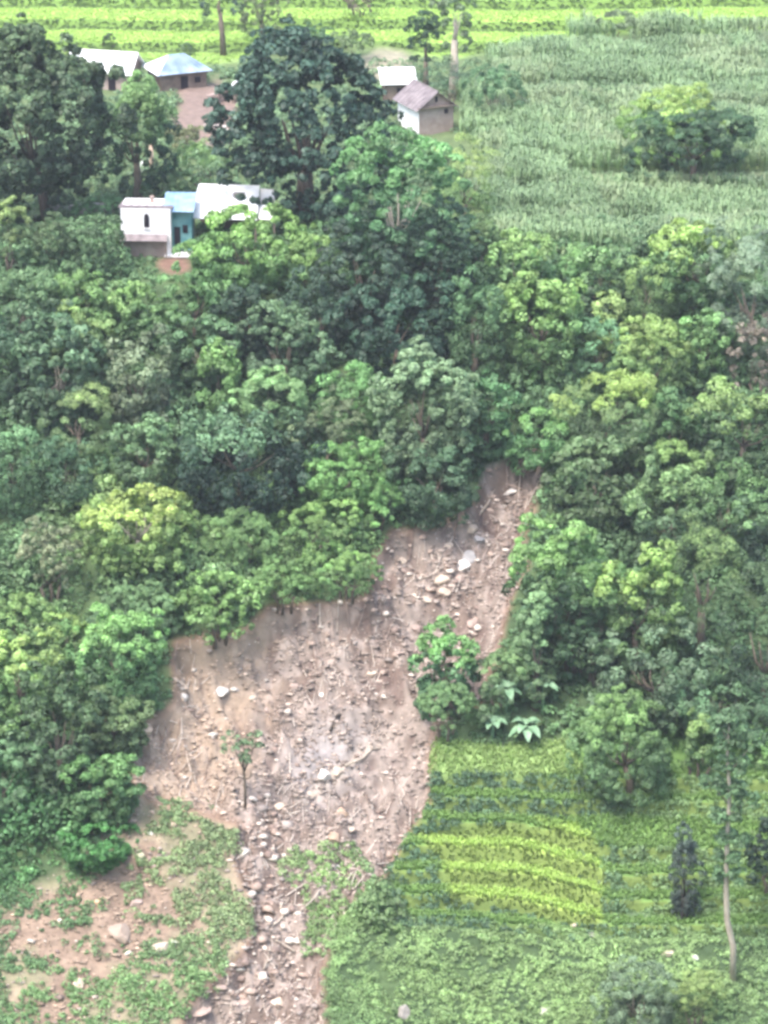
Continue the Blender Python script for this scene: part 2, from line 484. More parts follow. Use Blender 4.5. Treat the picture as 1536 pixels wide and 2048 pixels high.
def crown_points(rx, ry, rz, zc, cr, lobes, cover=1.0, low=-.75, flatlobe=1., spread=.62, lr=(.38, .58)):
    """clump centres on the outside of a group of overlapping lobes, uneven and with gaps; also a tone per clump"""
    L = []
    lobes = int(lobes * 1.7) + 2
    for i in range(lobes):
        d = rng.normal(size=3); d /= np.linalg.norm(d)
        if d[2] < -.4: d[2] *= -.5
        q = spread * 1.22 * (.25 + .75 * rng.random() ** .6)
        r = (lr[0] + (lr[1] - lr[0]) * rng.random()) * (1.0 - .55 * q)
        L.append((d * q, r, .78 + .5 * rng.random()))
    L.append((np.array([0, 0, -.05]), .50, .9))
    S = np.array([rx, ry, rz])
    P = []; NN = []; TN = []
    sd0 = rng.random() * 90
    for i, (c, r, tn) in enumerate(L):
        area = 4 * math.pi * (r ** 2) * ((rx * ry) ** .8 + 2 * (rx * rz) ** .8) / 3
        n = max(5, int(cover * area / (cr * cr * 1.9)))
        d = rng.normal(size=(n, 3)); d /= np.linalg.norm(d, axis=1, keepdims=True)
        d = d[d[:, 2] > low]
        p = c + d * r * (.80 + .36 * rng.random((len(d), 1))) * np.array([1, 1, flatlobe])
        keep = vn(p[:, 0] * 3.1 + sd0, p[:, 2] * 3.1 + p[:, 1] * 1.7 + sd0, 5) > .16
        for j, (c2, r2, _) in enumerate(L):
            if j != i: keep &= (np.linalg.norm((p - c2), axis=1) > r2 * .78)
        P.append(p[keep]); NN.append(d[keep]); TN.append(np.full(keep.sum(), tn))
    P = np.concatenate(P); NN = np.concatenate(NN); TN = np.concatenate(TN)
    ex = np.percentile(np.abs(P[:, 0]), 96); ez1 = np.percentile(P[:, 2], 98); ez0 = -np.percentile(P[:, 2], 3)
    P[:, 0] *= .97 / ex; P[:, 1] *= .97 / ex
    P[:, 2] = np.where(P[:, 2] > 0, P[:, 2] * .97 / max(ez1, .3), P[:, 2] * .95 / max(ez0, .4))
    out = P * S + np.array([0, 0, zc])
    nn = NN / S; nn /= np.linalg.norm(nn, axis=1, keepdims=True)
    return out, nn, [(Vector((c[0] * rx, c[1] * ry, zc + c[2] * rz)), r) for c, r, _ in L[::2]], TN

# albedo palette
DK = (.052, .102, .064); DB = (.054, .100, .076); MD = (.108, .192, .098); GR = (.182, .318, .142); LT = (.280, .440, .170)
YL = (.375, .500, .180); GY_ = (.195, .268, .168); BR = (.34, .27, .23); GB = (.150, .262, .142)
MIXC = lambda a, b, t: tuple(a[i] * (1 - t) + b[i] * t for i in range(3))

SLOPEGROUPS = ('trees on the left slope below the village', 'trees on the slope below the maize field', 'trees of the dense wood on the right',
               'bushes on the lower left slope')
def tree(box, yb, col, label, xt=None, top=None, name='broadleaf_tree', cat='tree', group=None, cr=.62, leaf=(.21, .125), lobes=7,
         bark=None, bare=0., low=-.75, cover=1., trunks=1, flatlobe=1., spread=.62, lr=(.38, .58), per=None, jit=.5, cvar=.22, tr=1., up=.35, depth=.9):
    x0, y0, x1, y1 = box
    xc = (x0 + x1) / 2
    skirt = group in SLOPEGROUPS or (group is None and cat == 'tree')
    if skirt: yb = y1 + .4 * (yb - y1); g_ = .05 * (x1 - x0); x0 -= g_; x1 += g_
    xt = xc if xt is None else xt
    P = at(xt, yb)
    P.z -= .15
    m = mpp(P); e = dep(P)
    rx = (x1 - x0) / 2 * m * .96; ry = rx * depth
    hz = (y1 - y0) / 2 * m
    rz = math.sqrt(max((hz ** 2 - (ry * math.sin(e)) ** 2), (.35 * hz) ** 2)) / math.cos(e)
    zc = (yb - (y0 + y1) / 2) * m / math.cos(e)
    zc = max(zc, rz * .55)
    offx = (xc - xt) * m
    root = empty(name, P)
    tag(root, label, cat, group)
    vv = random.choice([.6, .7, .8, .9, 1.1]); leaf = (leaf[0] * vv, leaf[1] * vv); cr *= random.uniform(.8, 1.25)
    hv = np.array([random.uniform(.9, 1.12), random.uniform(.92, 1.1), random.uniform(.80, .98)])
    col = tuple(np.array(col) * hv); top = None if top is None else tuple(np.array(top) * hv)
    asp = random.choice([.45, .8, 1., 1., 1.1]); leaf = (leaf[0] * (1.25 if asp < .5 else 1), leaf[1] * asp)
    if top is None and skirt: top = tuple(np.array(col) * 1.35)  # default crown top painted lighter, standing in for light from above
    if rx > 4.5: cr *= 1.25; leaf = (leaf[0] * 1.3, leaf[1] * 1.3)
    cen, nn, L, TN = crown_points(rx, ry, rz, zc, cr, lobes, cover, low, flatlobe, spread, lr)
    cen = cen + np.array([offx, 0, 0])
    if skirt and zc > rz * .6:
        n = int(rx * ry * 5.0 / (cr * cr)); d = rng.normal(size=(n, 3)); d /= np.linalg.norm(d, axis=1, keepdims=True); d[:, 2] = np.abs(d[:, 2]) * np.where(rng.random(n) < .3, -1, 1)
        lowc = d * np.array([rx * .82, ry * .82, zc * .62]) * (.7 + .35 * rng.random((n, 1))) + np.array([offx * .6, 0, zc * .5])
        e_ = ((lowc - np.array([offx, 0, zc])) / np.array([rx, ry, rz])); kp = (np.linalg.norm(e_, axis=1) > .75) & (lowc[:, 2] > -.1)
        TN = np.concatenate([TN, np.full(kp.sum(), .85)]); cen = np.concatenate([cen, lowc[kp]]); nn = np.concatenate([nn, d[kp]])
    K = len(cen)
    rad = cr * (.5 + .75 * rng.random(K))
    if per is None: per = int(2 * math.pi * cr * cr * 1.1 / (2 * leaf[0] * leaf[1]))
    per = max(14, min(per, 75))
    colr = np.tile(np.array(col), (K, 1))
    if top is not None:  # bright tops over darker undersides: crown lighting put into the leaf colour
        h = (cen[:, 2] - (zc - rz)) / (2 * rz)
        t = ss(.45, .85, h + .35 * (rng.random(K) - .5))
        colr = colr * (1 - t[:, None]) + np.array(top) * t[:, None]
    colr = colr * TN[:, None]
    ax = nn + np.array([0, 0, .5]); ax /= np.linalg.norm(ax, axis=1, keepdims=True)
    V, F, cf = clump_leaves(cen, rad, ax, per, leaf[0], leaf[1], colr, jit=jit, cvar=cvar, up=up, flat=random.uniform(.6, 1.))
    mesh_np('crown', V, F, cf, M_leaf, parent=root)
    # trunk and limbs
    mb = MB()
    r0 = (.06 + .028 * (zc + rz)) * tr
    zb = max(zc - rz * .55, zc * .35)
    for k in range(trunks):
        sx = 0 if trunks == 1 else (k - (trunks - 1) / 2) * .55 + random.uniform(-.15, .15)
        sy = random.uniform(-.4, .4) * (trunks > 1)
        fork = Vector((offx * .6 + sx * 1.5, sy * 1.5, zb))
        w1 = Vector((sx + random.uniform(-.12, .12), sy, zb * .5))
        mb.tube([(sx, sy, -.4), w1 + Vector((offx * .2, 0, 0)), fork], [r0 * 1.35, r0, r0 * .75], 8)
        for (c, r) in (L if trunks == 1 else random.sample(L, min(3, len(L)))):
            c2 = fork.lerp(c + Vector((offx, 0, 0)), .72)
            mid = fork.lerp(c2, .5) + Vector((random.uniform(-.3, .3), random.uniform(-.3, .3), -.1 * rz))
            mb.tube([fork - Vector((0, 0, .1)), mid, c2], [r0 * .45, r0 * .22, r0 * .08], 6)
    mb.build('trunk', bark or M_bark, root, smooth=True)
    return root

def shrub(box, col, label, yb=None, top=None, name='shrub', group=None, cr=.42, leaf=(.17, .10), lobes=5, bark=None, **k):
    return tree(box, yb if yb else box[3], col, label, top=top, name=name, cat='shrub', group=group, cr=cr, leaf=leaf, lobes=lobes,
                low=-.35, tr=.6, trunks=3, bark=bark, **k)
#@@TREES
# ------------------------------------------------------------------ trees: far edge and village
FAR = 'trees and bushes round the village'
tree((395, -45, 482, 45), 112, DB, 'small dark thin-trunked tree at the top edge, above the broad dark mango', name='field_tree', xt=447, lobes=5, group=FAR)
tree((478, -60, 572, 78), 100, GY_, 'grey-green feathery tree just right of the small dark thin-trunked tree at the top edge', name='field_tree', lobes=7, cr=.5, cover=.8, group=FAR)
shrub((688, -20, 748, 30), BR, 'brown leafless-looking bush at the top edge on the far rice terraces', yb=34)
tree((815, 28, 888, 140), 178, DK, 'small dark tree behind the gabled mud house, left of the tall thin pale tree', name='field_tree', lobes=5, group=FAR)
tree((872, -60, 948, 120), 196, GY_, 'tall thin grey-green tree reaching the top edge behind the gabled mud house', name='slender_tree', xt=906, lobes=6, cr=.5, cover=.6, bark=M_bark_pale, group=FAR)
shrub((838, 120, 958, 215), MIXC(DK, GB, .5), 'dark green bush spreading behind the right side of the gabled mud house', yb=225, cr=.55)
tree((925, 140, 1045, 240), 256, GB, 'mid green round tree with dark gaps at the left edge of the maize field', lobes=7, group=FAR)
shrub((1185, 22, 1265, 76), GY_, 'round grey-green bush where the far rice meets the maize', cr=.5)
shrub((205, 66, 228, 92), MD, 'tiny dark bush on the pale field behind the white roofed long house', lobes=2, cr=.3)
shrub((362, 86, 384, 112), MD, 'tiny bush on the far field above the blue hip roof', lobes=2, cr=.3)
shrub((560, 50, 660, 100), GB, 'low green bush in the field just above the top of the broad dark mango', yb=104)
shrub((640, 66, 740, 118), MIXC(GY_, GB, .5), 'low grey-green bush in the field right above the shoulder of the broad dark mango')
tree((1238, 165, 1440, 310), 345, LT, 'light yellow-green round crown rising behind the dark lone field tree', top=YL, lobes=8, group='lone trees standing in the maize field')
tree((1262, 222, 1508, 352), 378, tuple(.85 * q for q in DK), 'dark spreading lone tree casting shade in the maize field', xt=1388, name='spreading_tree', lobes=10, bark=M_bark_dark, tr=1.3, low=-.6, cover=1.3, top=MIXC(DK, MD, .4),
     group='lone trees standing in the maize field')
tree((-100, 62, 226, 415), 455, MIXC(DK, MD, .15), 'huge dark round tree at the upper left edge', xt=98, top=MD, name='mango_tree', lobes=14, bark=M_bark_dark, tr=.8, cover=2.0, low=-.95, lr=(.5, .68),
     group='big round mango trees', cvar=.3)
tree((198, 165, 352, 372), 402, DK, 'dark tree with yellowish green top below the white roofed long house', top=MIXC(GR, YL, .4), lobes=8, cover=1.8, lr=(.45, .6), group=FAR)
tree((436, 74, 790, 412), 474, DB, 'very broad dark blue-green mango tree on a thick trunk at upper centre', xt=608, name='mango_tree', lobes=16, bark=M_bark_dark, tr=1.5,
     group='big round mango trees', cvar=.28, low=-.9, cover=1.6, lr=(.42, .6), spread=.68, depth=.7)
shrub((342, 284, 462, 385), GR, 'mid green bush beside the bare brown yard, left of the broad dark mango', top=LT, cr=.5)
shrub((288, 335, 392, 392), GB, 'low grey-green bush right behind the blue roofed white house', yb=396, cr=.45)
shrub((335, 250, 405, 300), MIXC(GR, BR, .35), 'olive bush at the foot of the bare brown yard', yb=305, cr=.35)
# ---- round the white house
tree((388, 422, 605, 565), 592, GR, 'bright green full bush in front of the big white roof', top=LT, name='bushy_tree', lobes=9, spread=.66)
tree((556, 470, 668, 610), 636, GR, 'bright green rounded bush below the trunk of the broad dark mango', top=LT, name='bushy_tree', lobes=6)
shrub((-30, 398, 62, 545), GR, 'light green bush under the huge round tree at the left edge', top=LT, cr=.5)
shrub((58, 425, 150, 540), MD, 'dark green bush below the pale forked trunk of the huge left tree', cr=.5)
shrub((140, 440, 250, 540), MIXC(DK, MD, .6), 'dark low bush left of the white two storey house', cr=.5)
shrub((150, 392, 245, 430), GB, 'flat green bush on the stone wall left of the white two storey house', yb=436, cr=.35)
# ---- tall dark group at centre
tree((868, 288, 992, 440), 492, LT, 'yellow-green rounded tree at the lower left corner of the maize field', top=YL, lobes=7)
tree((690, 262, 905, 540), 705, MIXC(MD, GB, .4), 'tall green tree with leafy rounded top in front of the gabled mud house', top=MIXC(GR, LT, .2), xt=785, name='tall_tree', lobes=11, tr=.8, bark=M_bark_pale)
tree((655, 430, 800, 660), 728, DK, 'dark tree on the left of the tall central tree', lobes=8)
tree((800, 405, 948, 610), 722, DB, 'dark blue-green tree on the right shoulder of the tall central tree', lobes=8)
tree((690, 560, 900, 735), 768, MIXC(DK, DB, .5), 'very dark low tree under the tall central tree', lobes=9, cover=.85)
tree((590, 540, 690, 700), 742, DK, 'narrow dark tree between the bright bush and the tall central tree', lobes=6)
shrub((930, 440, 1000, 530), GR, 'small green bush where the maize field meets the dark central trees', cr=.45)
tree((890, 560, 1010, 750), 800, MD, 'dull green tree standing right of the dark central trees', lobes=7)
# ---- upper right slope
UR = 'trees on the slope below the maize field'
tree((988, 465, 1092, 600), 668, GR, 'light green upright tree at the lower edge of the maize field', top=LT, lobes=6, group=UR)
tree((1000, 555, 1160, 720), 792, GR, 'pale green lumpy tree in the middle of the slope below the maize', top=LT, lobes=8, cr=.7, group=UR)
tree((1085, 490, 1180, 580), 640, GR, 'green low crown under the edge of the maize between two light trees', top=LT, lobes=5, group=UR)
tree((1130, 498, 1265, 630), 680, MIXC(DK, MD, .6), 'dark hollow tree with green rim below the maize field', top=GR, lobes=7, group=UR)
tree((1188, 590, 1262, 705), 745, LT, 'small pale green upright tree before the dark hollow one', lobes=4, group=UR)
tree((1225, 520, 1350, 640), 690, MIXC(MD, GR, .5), 'mid green tree between the dark hollow tree and the yellow topped one', top=LT, lobes=7, group=UR)
tree((1305, 450, 1462, 600), 672, MIXC(MD, GR, .3), 'yellow-green domed tree at the maize edge on the right', top=YL, lobes=8, group=UR)
tree((1415, 460, 1590, 700), 750, GY_, 'tall grey-green tree at the right edge below the maize', lobes=10, cr=.5, group=UR)
shrub((1445, 640, 1590, 800), MIXC(BR, GY_, .25), 'brown half-dry bush at the right edge of the slope', cr=.45, cover=.6, cvar=.35)
tree((1225, 640, 1385, 790), 828, GR, 'fresh green tree on the slope left of the brown half-dry bush', top=LT, lobes=8, group=UR)
tree((1360, 628, 1450, 745), 800, MIXC(GR, GB, .5), 'rounded mid green tree touching the brown half-dry bush', lobes=5, group=UR)
tree((1150, 640, 1240, 760), 800, GB, 'shaded bluish green tree above the yellow-green flat crown', lobes=6, group=UR)
tree((1128, 742, 1335, 880), 952, MIXC(MD, GY_, .5), 'flat crowned yellow-green tree on a dark trunk above the scar', top=YL, xt=1205, lobes=10, bark=M_bark_dark, group=UR, name='flat_crowned_tree', flatlobe=.75)
tree((1290, 790, 1395, 940), 985, MD, 'dark green tree behind the flat crowned yellow-green one', lobes=7, group=UR)
tree((1003, 822, 1135, 912), 962, GR, 'small light green flat crown right above the head of the scar', top=LT, lobes=6, group=UR, name='flat_crowned_tree', flatlobe=.8)
tree((925, 750, 1020, 895), 930, MD, 'dark green tree just left above the head of the scar', lobes=7, group=UR)
tree((752, 700, 945, 930), 1008, GY_, 'large soft grey-green tree above the dark bush at the scar head', lobes=10, cr=.5, cover=.9, group=UR, name='feathery_tree')
tree((1095, 880, 1290, 1035), 1062, MD, 'dark green spreading tree right of the head of the scar', lobes=9, group=UR)
tree((785, 885, 955, 1025), 1040, MIXC(DK, GR, .35), 'deep green bush hanging over the upper left edge of the scar', lobes=9, name='bushy_tree')
# ---- right forest
RF = 'trees of the dense wood on the right'
tree((1368, 765, 1600, 930), 1002, MD, 'dark tree with bright green lumpy top at the right edge', top=LT, lobes=9, cr=.7, group=RF)
tree((1300, 888, 1412, 1000), 1062, MD, 'small tree with a bright flat tuft on top, left of the right edge', top=LT, lobes=5, group=RF)
tree((1255, 950, 1410, 1110), 1190, MD, 'lumpy green tree above the bright topped tall clump', top=MIXC(GR, LT, .4), lobes=8, cr=.72, group=RF)
tree((1385, 940, 1505, 1100), 1190, MD, 'lumpy dark green tree right of the lumpy green tree in the wood', top=GR, lobes=7, cr=.72, group=RF)
tree((1480, 955, 1640, 1150), 1230, DK, 'dark tree at the right edge halfway down the wood', top=GR, lobes=8, cr=.7, group=RF)
tree((1028, 1045, 1200, 1300), 1425, MIXC(DK, MD, .5), 'tall clump of dark tree with bright rounded top at the right of the scar', xt=1150, top=LT, lobes=9, cr=.72, trunks=3, bark=M_bark, group=RF, name='tall_tree', tr=.35, low=-.5)
tree((1130, 1100, 1240, 1330), 1425, MIXC(DK, MD, .5), 'tall many-stemmed tree behind the banana plants, right of the bright topped clump', top=GR, lobes=7, cr=.72, trunks=2, bark=M_bark, group=RF, tr=.4, name='tall_tree')
tree((1205, 1090, 1345, 1320), 1430, MIXC(MD, GR, .3), 'pale topped lumpy tree in the middle of the wood', top=LT, lobes=9, cr=.7, group=RF, trunks=2, tr=.7)
tree((1335, 1045, 1465, 1260), 1400, MIXC(MD, GR, .3), 'yellowish topped lumpy tree to the right of the pale topped one', top=LT, lobes=8, cr=.7, group=RF)
tree((1440, 1110, 1620, 1420), 1475, DK, 'tall dark tree closing the wood at the right edge', top=MD, lobes=11, cr=.7, group=RF)
tree((1195, 1250, 1420, 1425), 1462, MIXC(DK, GB, .6), 'shaded broad tree at the bottom of the wood above the terraces', lobes=10, cr=.65, group=RF)
tree((1340, 1330, 1540, 1450), 1480, MIXC(GB, MD, .5), 'low green tree at the foot of the wood by the right edge', lobes=8, group=RF)
tree((1032, 1180, 1110, 1400), 1432, MIXC(GR, GB, .6), 'narrow green tree on the left flank of the tall clump beside the scar', lobes=6, group=RF, name='slender_tree')
tree((825, 1250, 940, 1400), 1482, MIXC(MD, GB, .5), 'bushy tree with light green top standing in the right edge of the scar', top=LT, lobes=8, cr=.5, name='bushy_tree', low=-.9)
shrub((825, 1370, 960, 1480), GB, 'dark low bush under the bushy tree at the edge of the scar', cr=.4)
shrub((945, 1305, 1055, 1420), GB, 'blue-green leafy bush between the bushy tree and the banana plants', cr=.45, top=GR)
# ---- terraces
tree((1145, 1392, 1335, 1575), 1620, MIXC(GR, GY_, .3), 'light green rounded tree with a curved trunk at the top of the terraces', xt=1262, top=LT, lobes=10, cr=.5, cover=.8, name='rounded_tree')
shrub((1360, 1430, 1430, 1560), GR, 'small green bush beside the tall knobbly trunk', cr=.4, top=LT)
shrub((1490, 1625, 1600, 1790), DK, 'dark bush at the right edge of the terraces', cr=.45)
tree((1342, 1650, 1394, 1832), 1846, (.085, .115, .105), 'narrow blackish upright bush standing alone on the lower terraces', lobes=3, cr=.32, leaf=(.13, .07), name='dark_slender_bush', bark=M_bark_dark, spread=.6, lr=(.4, .5), cover=1.8)
tree((1205, 1930, 1350, 2070), 2085, MIXC(GB, GY_, .5), 'grey-green bush at the bottom right', lobes=7, cr=.4, leaf=(.15, .08), name='bushy_tree')
shrub((1340, 1945, 1445, 2060), LT, 'bright green bush beside the grey-green one at the bottom right', cr=.35)
# ---- left slope
LS = 'trees on the left slope below the village'
tree((-40, 540, 130, 690), 740, GB, 'blue-green lumpy tree at the left edge below the village', lobes=8, group=LS, top=GR)
tree((105, 612, 222, 720), 770, GR, 'yellow-green leaning crown on the left slope', top=LT, lobes=5, group=LS, flatlobe=.8)
tree((-60, 640, 50, 790), 850, DK, 'very dark tree at the left edge beneath the blue-green lumpy one', lobes=6, group=LS)
tree((25, 640, 205, 830), 905, MIXC(DK, GB, .5), 'dark tree with pale thin stems on the left slope', lobes=9, trunks=3, bark=M_bark_pale, group=LS, tr=.5)
tree((115, 545, 235, 640), 680, MIXC(GR, GB, .5), 'soft green tree below the stone wall and house on the left', lobes=7, group=LS, top=GR)
tree((235, 568, 345, 660), 705, GR, 'mid green tree right below the white two storey house', lobes=6, group=LS, top=LT)
tree((330, 545, 450, 660), 715, MIXC(GR, MD, .3), 'green tree right of the one below the white two storey house', lobes=7, group=LS, top=GR)
tree((435, 570, 560, 690), 745, DK, 'dark tree in the hollow below the bright green bush', lobes=7, group=LS)
tree((330, 640, 470, 760), 800, MD, 'dark green glossy-looking tree with hollow gaps on the left slope', lobes=7, group=LS, cover=.8)
tree((485, 605, 655, 770), 800, GB, 'blue-green pointed tree at the left of the dark central group', lobes=7, group=LS, top=MIXC(GB, GR, .5), spread=.7, lr=(.3, .48))
tree((392, 690, 480, 810), 850, GR, 'small pointed light green tree left of centre', lobes=4, group=LS, top=MIXC(GR, LT, .5), name='slender_tree')
tree((215, 680, 340, 830), 870, MIXC(MD, GY_, .5), 'dull green tree among the left slope trees', lobes=7, group=LS)
tree((460, 740, 600, 860), 900, MIXC(GR, GY_, .4), 'soft olive green tree above the layered dark tree', lobes=7, group=LS)
tree((355, 815, 610, 985), 1035, DK, 'layered dark tree with pale leaf tiers at left centre', top=MIXC(GR, GB, .4), lobes=12, cr=.7, group=LS, name='layered_tree', flatlobe=.6, spread=.72, lr=(.25, .42))
shrub((580, 790, 725, 940), MIXC(GR, BR, .45), 'reddish-olive soft bush right of the layered dark tree', cr=.4, cvar=.3)
tree((95, 775, 225, 900), 965, GR, 'light green rounded tree on the left slope above dark gaps', lobes=6, group=LS, top=LT)
tree((85, 885, 195, 1000), 1025, MIXC(DK, GB, .5), 'dark tree with pale leaf tips low on the left slope', lobes=5, group=LS, cr=.7)
tree((-40, 860, 90, 1000), 1040, GB, 'mid green tree at the left edge halfway down', lobes=6, group=LS)
tree((225, 830, 350, 960), 1000, MIXC(MD, GR, .5), 'green tree left of the layered dark tree', lobes=6, group=LS)
tree((620, 880, 770, 1010), 1050, GR, 'mid green low tree between the layered dark tree and the scar head', lobes=7, group=LS)
tree((640, 735, 760, 850), 900, MIXC(GR, GB, .3), 'fresh green tree under the dark central group', lobes=7, group=LS)
tree((180, 975, 375, 1115), 1195, MIXC(GR, LT, .5), 'yellow-green wide bush over a dark hollow at left', top=YL, lobes=9, cr=.5, name='bushy_tree', bark=M_bark_pale, group=LS)
shrub((45, 1045, 165, 1205), MIXC(BR, GR, .35), 'pinkish-brown withered bush on the left slope', cr=.38, cover=.7, cvar=.3)
BS = 'bushes along the upper left edge of the scar'
shrub((345, 1145, 532, 1285), MIXC(GR, MD, .3), 'round full green bush at the upper left corner of the scar', top=GR, group=BS, cr=.45, lobes=8)
shrub((205, 1170, 372, 1285), GB, 'blue-green bush left of the round full one above the scar', group=BS, top=GR, cr=.45)
shrub((495, 1120, 640, 1215), GR, 'green bush leaning over the small dark hollow at the scar edge', group=BS, top=MIXC(GR, LT, .4), cr=.45)
shrub((610, 1090, 775, 1195), GR, 'light green bush filling the inner corner of the scar edge', group=BS, top=LT, cr=.45)
shrub((410, 1020, 560, 1130), GR, 'green bush in the carpet of growth between layered tree and round bush', group=BS, top=MIXC(GR, LT, .3), cr=.45)
shrub((560, 1000, 720, 1110), GR, 'broad green bush uphill of the inner corner of the scar', group=BS, top=LT, cr=.45)
shrub((700, 960, 800, 1060), MIXC(GR, LT, .4), 'bright green bush left of the deep green one over the scar', group=BS, cr=.45)
LB = 'bushes on the lower left slope'
tree((-40, 1270, 120, 1440), 1500, MIXC(GR, LT, .5), 'pale yellow-green lumpy tree at the left edge beside the scar', top=YL, lobes=7, name='bushy_tree', group=LB)
tree((45, 1340, 200, 1560), 1630, MIXC(DB, GB, .45), 'dark blue-green tree low on the left beside the scar', lobes=9, top=MIXC(DB, GR, .4), group=LB)
tree((150, 1230, 325, 1400), 1465, MIXC(GR, MD, .3), 'green tree with light tufts at the left rim of the scar', lobes=9, top=LT, group=LB)
tree((160, 1370, 292, 1500), 1530, MIXC(MD, GR, .4), 'dull green tree right beside the cream boulder on the rim', lobes=7, group=LB, top=GR)
tree((125, 1505, 275, 1620), 1665, MIXC(GR, (.10, .26, .09), .6), 'fresh bright green tree below the dark blue-green one', lobes=6, group=LB, top=(.15, .32, .11))
tree((-50, 1490, 70, 1610), 1650, MIXC(GR, GB, .5), 'blue-green bush at the left edge under the pale lumpy tree', lobes=6, group=LB)
shrub((-20, 1190, 110, 1290), GR, 'green bush at the left edge under the pinkish withered bush', cr=.45, group=LB, top=LT)
shrub((85, 1235, 200, 1330), GR, 'light leafy bush above the dark blue-green tree', cr=.45, group=LB, top=LT)
shrub((120, 1640, 260, 1720), (.10, .24, .09), 'low vivid green bush at the bottom of the left growth', cr=.4, group=LB)
shrub((440, 1090, 520, 1150), GR, 'small green bush directly above the round full bush', cr=.4, group=BS)
#@@THINGS
# ------------------------------------------------------------------ small standing tree on the scar
def bare_tree():
    P = at(490, 1622); P.z -= .2
    m = mpp(P)
    t = empty('uprooted_sapling', P); tag(t, 'thin half-stripped tree left standing on the tan soil of the scar', 'tree')
    mb = MB(); mb.tube([(0, 0, 0), (.05, 0, 2.4), (-.1, .1, 4.4), (0, 0, 6.2)], [.16, .13, .10, .07], 7)
    for s in (-1, 1):
        mb.tube([(0, 0, 4.0), (s * .5, .1, 5.2), (s * 1.0, 0, 6.6)], [.08, .06, .04], 6)
        mb.tube([(0, 0, 3.2), (s * .5, -.2, 3.5), (s * .7, -.2, 4.3)], [.07, .05, .03], 5)
    mb.build('trunk', M_bark, t, smooth=True)
    c = []
    for s in (-1, 0, 1):
        for k in range(7): c.append((s * 1.15 + random.uniform(-.6, .6), random.uniform(-.7, .7), 6.6 + random.uniform(-.9, 1.0) - .3 * (s == 0)))
    for k in range(5): c.append((random.uniform(-.4, .4), random.uniform(-.3, .3), 4.6 + random.random()))
    c = np.array(c); n = np.tile([0, 0, 1.], (len(c), 1))
    V, F, cf = clump_leaves(c, np.full(len(c), .38), n, 26, .15, .08, MIXC(GR, GY_, .4))
    mesh_np('crown', V, F, cf, M_leaf, parent=t)
bare_tree()

def knobbly():
    P = at(1466, 1962); P.z -= .2
    m = mpp(P); e = dep(P)
    def q(px, py): return Vector(((px - 1466) * m, 0, (1962 - py) * m / math.cos(e)))
    t = empty('knobbly_tree', P); tag(t, 'tall thin lopped tree with a bare pale lower trunk and leaf knobs up the stem', 'tree')
    mb = MB()
    pts = [q(1466, 1975), q(1464, 1890), q(1450, 1840), q(1445, 1770), q(1444, 1680), q(1446, 1600), q(1438, 1530), q(1440, 1470)]
    mb.tube(pts, [.30, .27, .26, .24, .19, .16, .13, .09], 8)
    for (a, b) in (((1444, 1560), (1490, 1500)), ((1445, 1620), (1410, 1580)), ((1440, 1510), (1420, 1460)), ((1448, 1640), (1480, 1610))):
        mb.tube([q(*a), q(*b)], [.08, .03], 5)
    mb.build('trunk', M_bark_pale, t, smooth=True)
    c = []
    for (x, y, r, n) in ((1440, 1465, 22, 9), (1435, 1500, 20, 6), (1448, 1545, 22, 7), (1452, 1590, 18, 6), (1440, 1640, 20, 7), (1455, 1678, 22, 8), (1445, 1720, 16, 6),
                         (1450, 1755, 20, 6), (1490, 1500, 20, 5), (1412, 1580, 16, 4), (1478, 1610, 16, 4)):
        for k in range(n * 3):
            v = q(x + random.uniform(-r, r) * 1.25, y + random.uniform(-r, r) * .7); c.append((v.x, random.uniform(-.5, .5), v.z))
    c = np.array(c); n = np.tile([0, 0, 1.], (len(c), 1))
    V, F, cf = clump_leaves(c, np.full(len(c), .48), n, 40, .15, .09, MIXC(MD, GR, .3), cvar=.3)
    mesh_np('crown', V, F, cf, M_leaf, parent=t)
knobbly()

M_banana = mat_plain('banana_leaf', (.14, .27, .145), (.26, .40, .24), 2, .45, .5)
def banana(px, py, h, n, label, L=2.2):
    P = at(px, py); P.z -= .1
    t = empty('banana_plant', P); tag(t, label, 'banana plant', 'banana plants by the edge of the scar')
    MB().tube([(0, 0, -.1), (.03, 0, h * .5), (0, 0, h)], [.16, .13, .08], 8).build('stem', M_banana, t, smooth=True)
    for k in range(n):
        a = 2 * math.pi * (k + .3 * random.random()) / n; el = random.uniform(.35, 1.2); ln = L * random.uniform(.8, 1.1)
        d = Vector((math.cos(a), math.sin(a), 0)); sd_ = Vector((-d.y, d.x, 0)); vs = []; fs = []
        ns = 9
        for i in range(ns):
            u = i / (ns - 1)
            r = ln * u * math.cos(el) + ln * .15 * u * u
            z = h + ln * u * math.sin(el) - ln * .7 * u * u
            wd = .48 * ln / 2.2 * math.sin(math.pi * min(1, .08 + u * .95)) ** .6 + .012
            c = d * r + Vector((0, 0, z))
            vs += [c + sd_ * wd + Vector((0, 0, wd * .25)), c, c - sd_ * wd + Vector((0, 0, wd * .25))]
            if i: b = 3 * i; fs += [(b - 3, b - 2, b + 1, b), (b - 2, b - 1, b + 2, b + 1)]
        MB().add(vs, fs).build('leaf', M_banana, t, smooth=True)
banana(1052, 1482, 1.5, 12, 'large paddle-leaved banana plant lowest beside the light green field strip', 2.1)
banana(985, 1476, 1.5, 9, 'banana plant at the left of the low large one', 1.9)
banana(1012, 1430, 2.6, 8, 'banana plant behind and above the low large one', 1.9)
banana(1085, 1425, 2.8, 8, 'banana plant under the pale stems of the tall clump', 1.9)

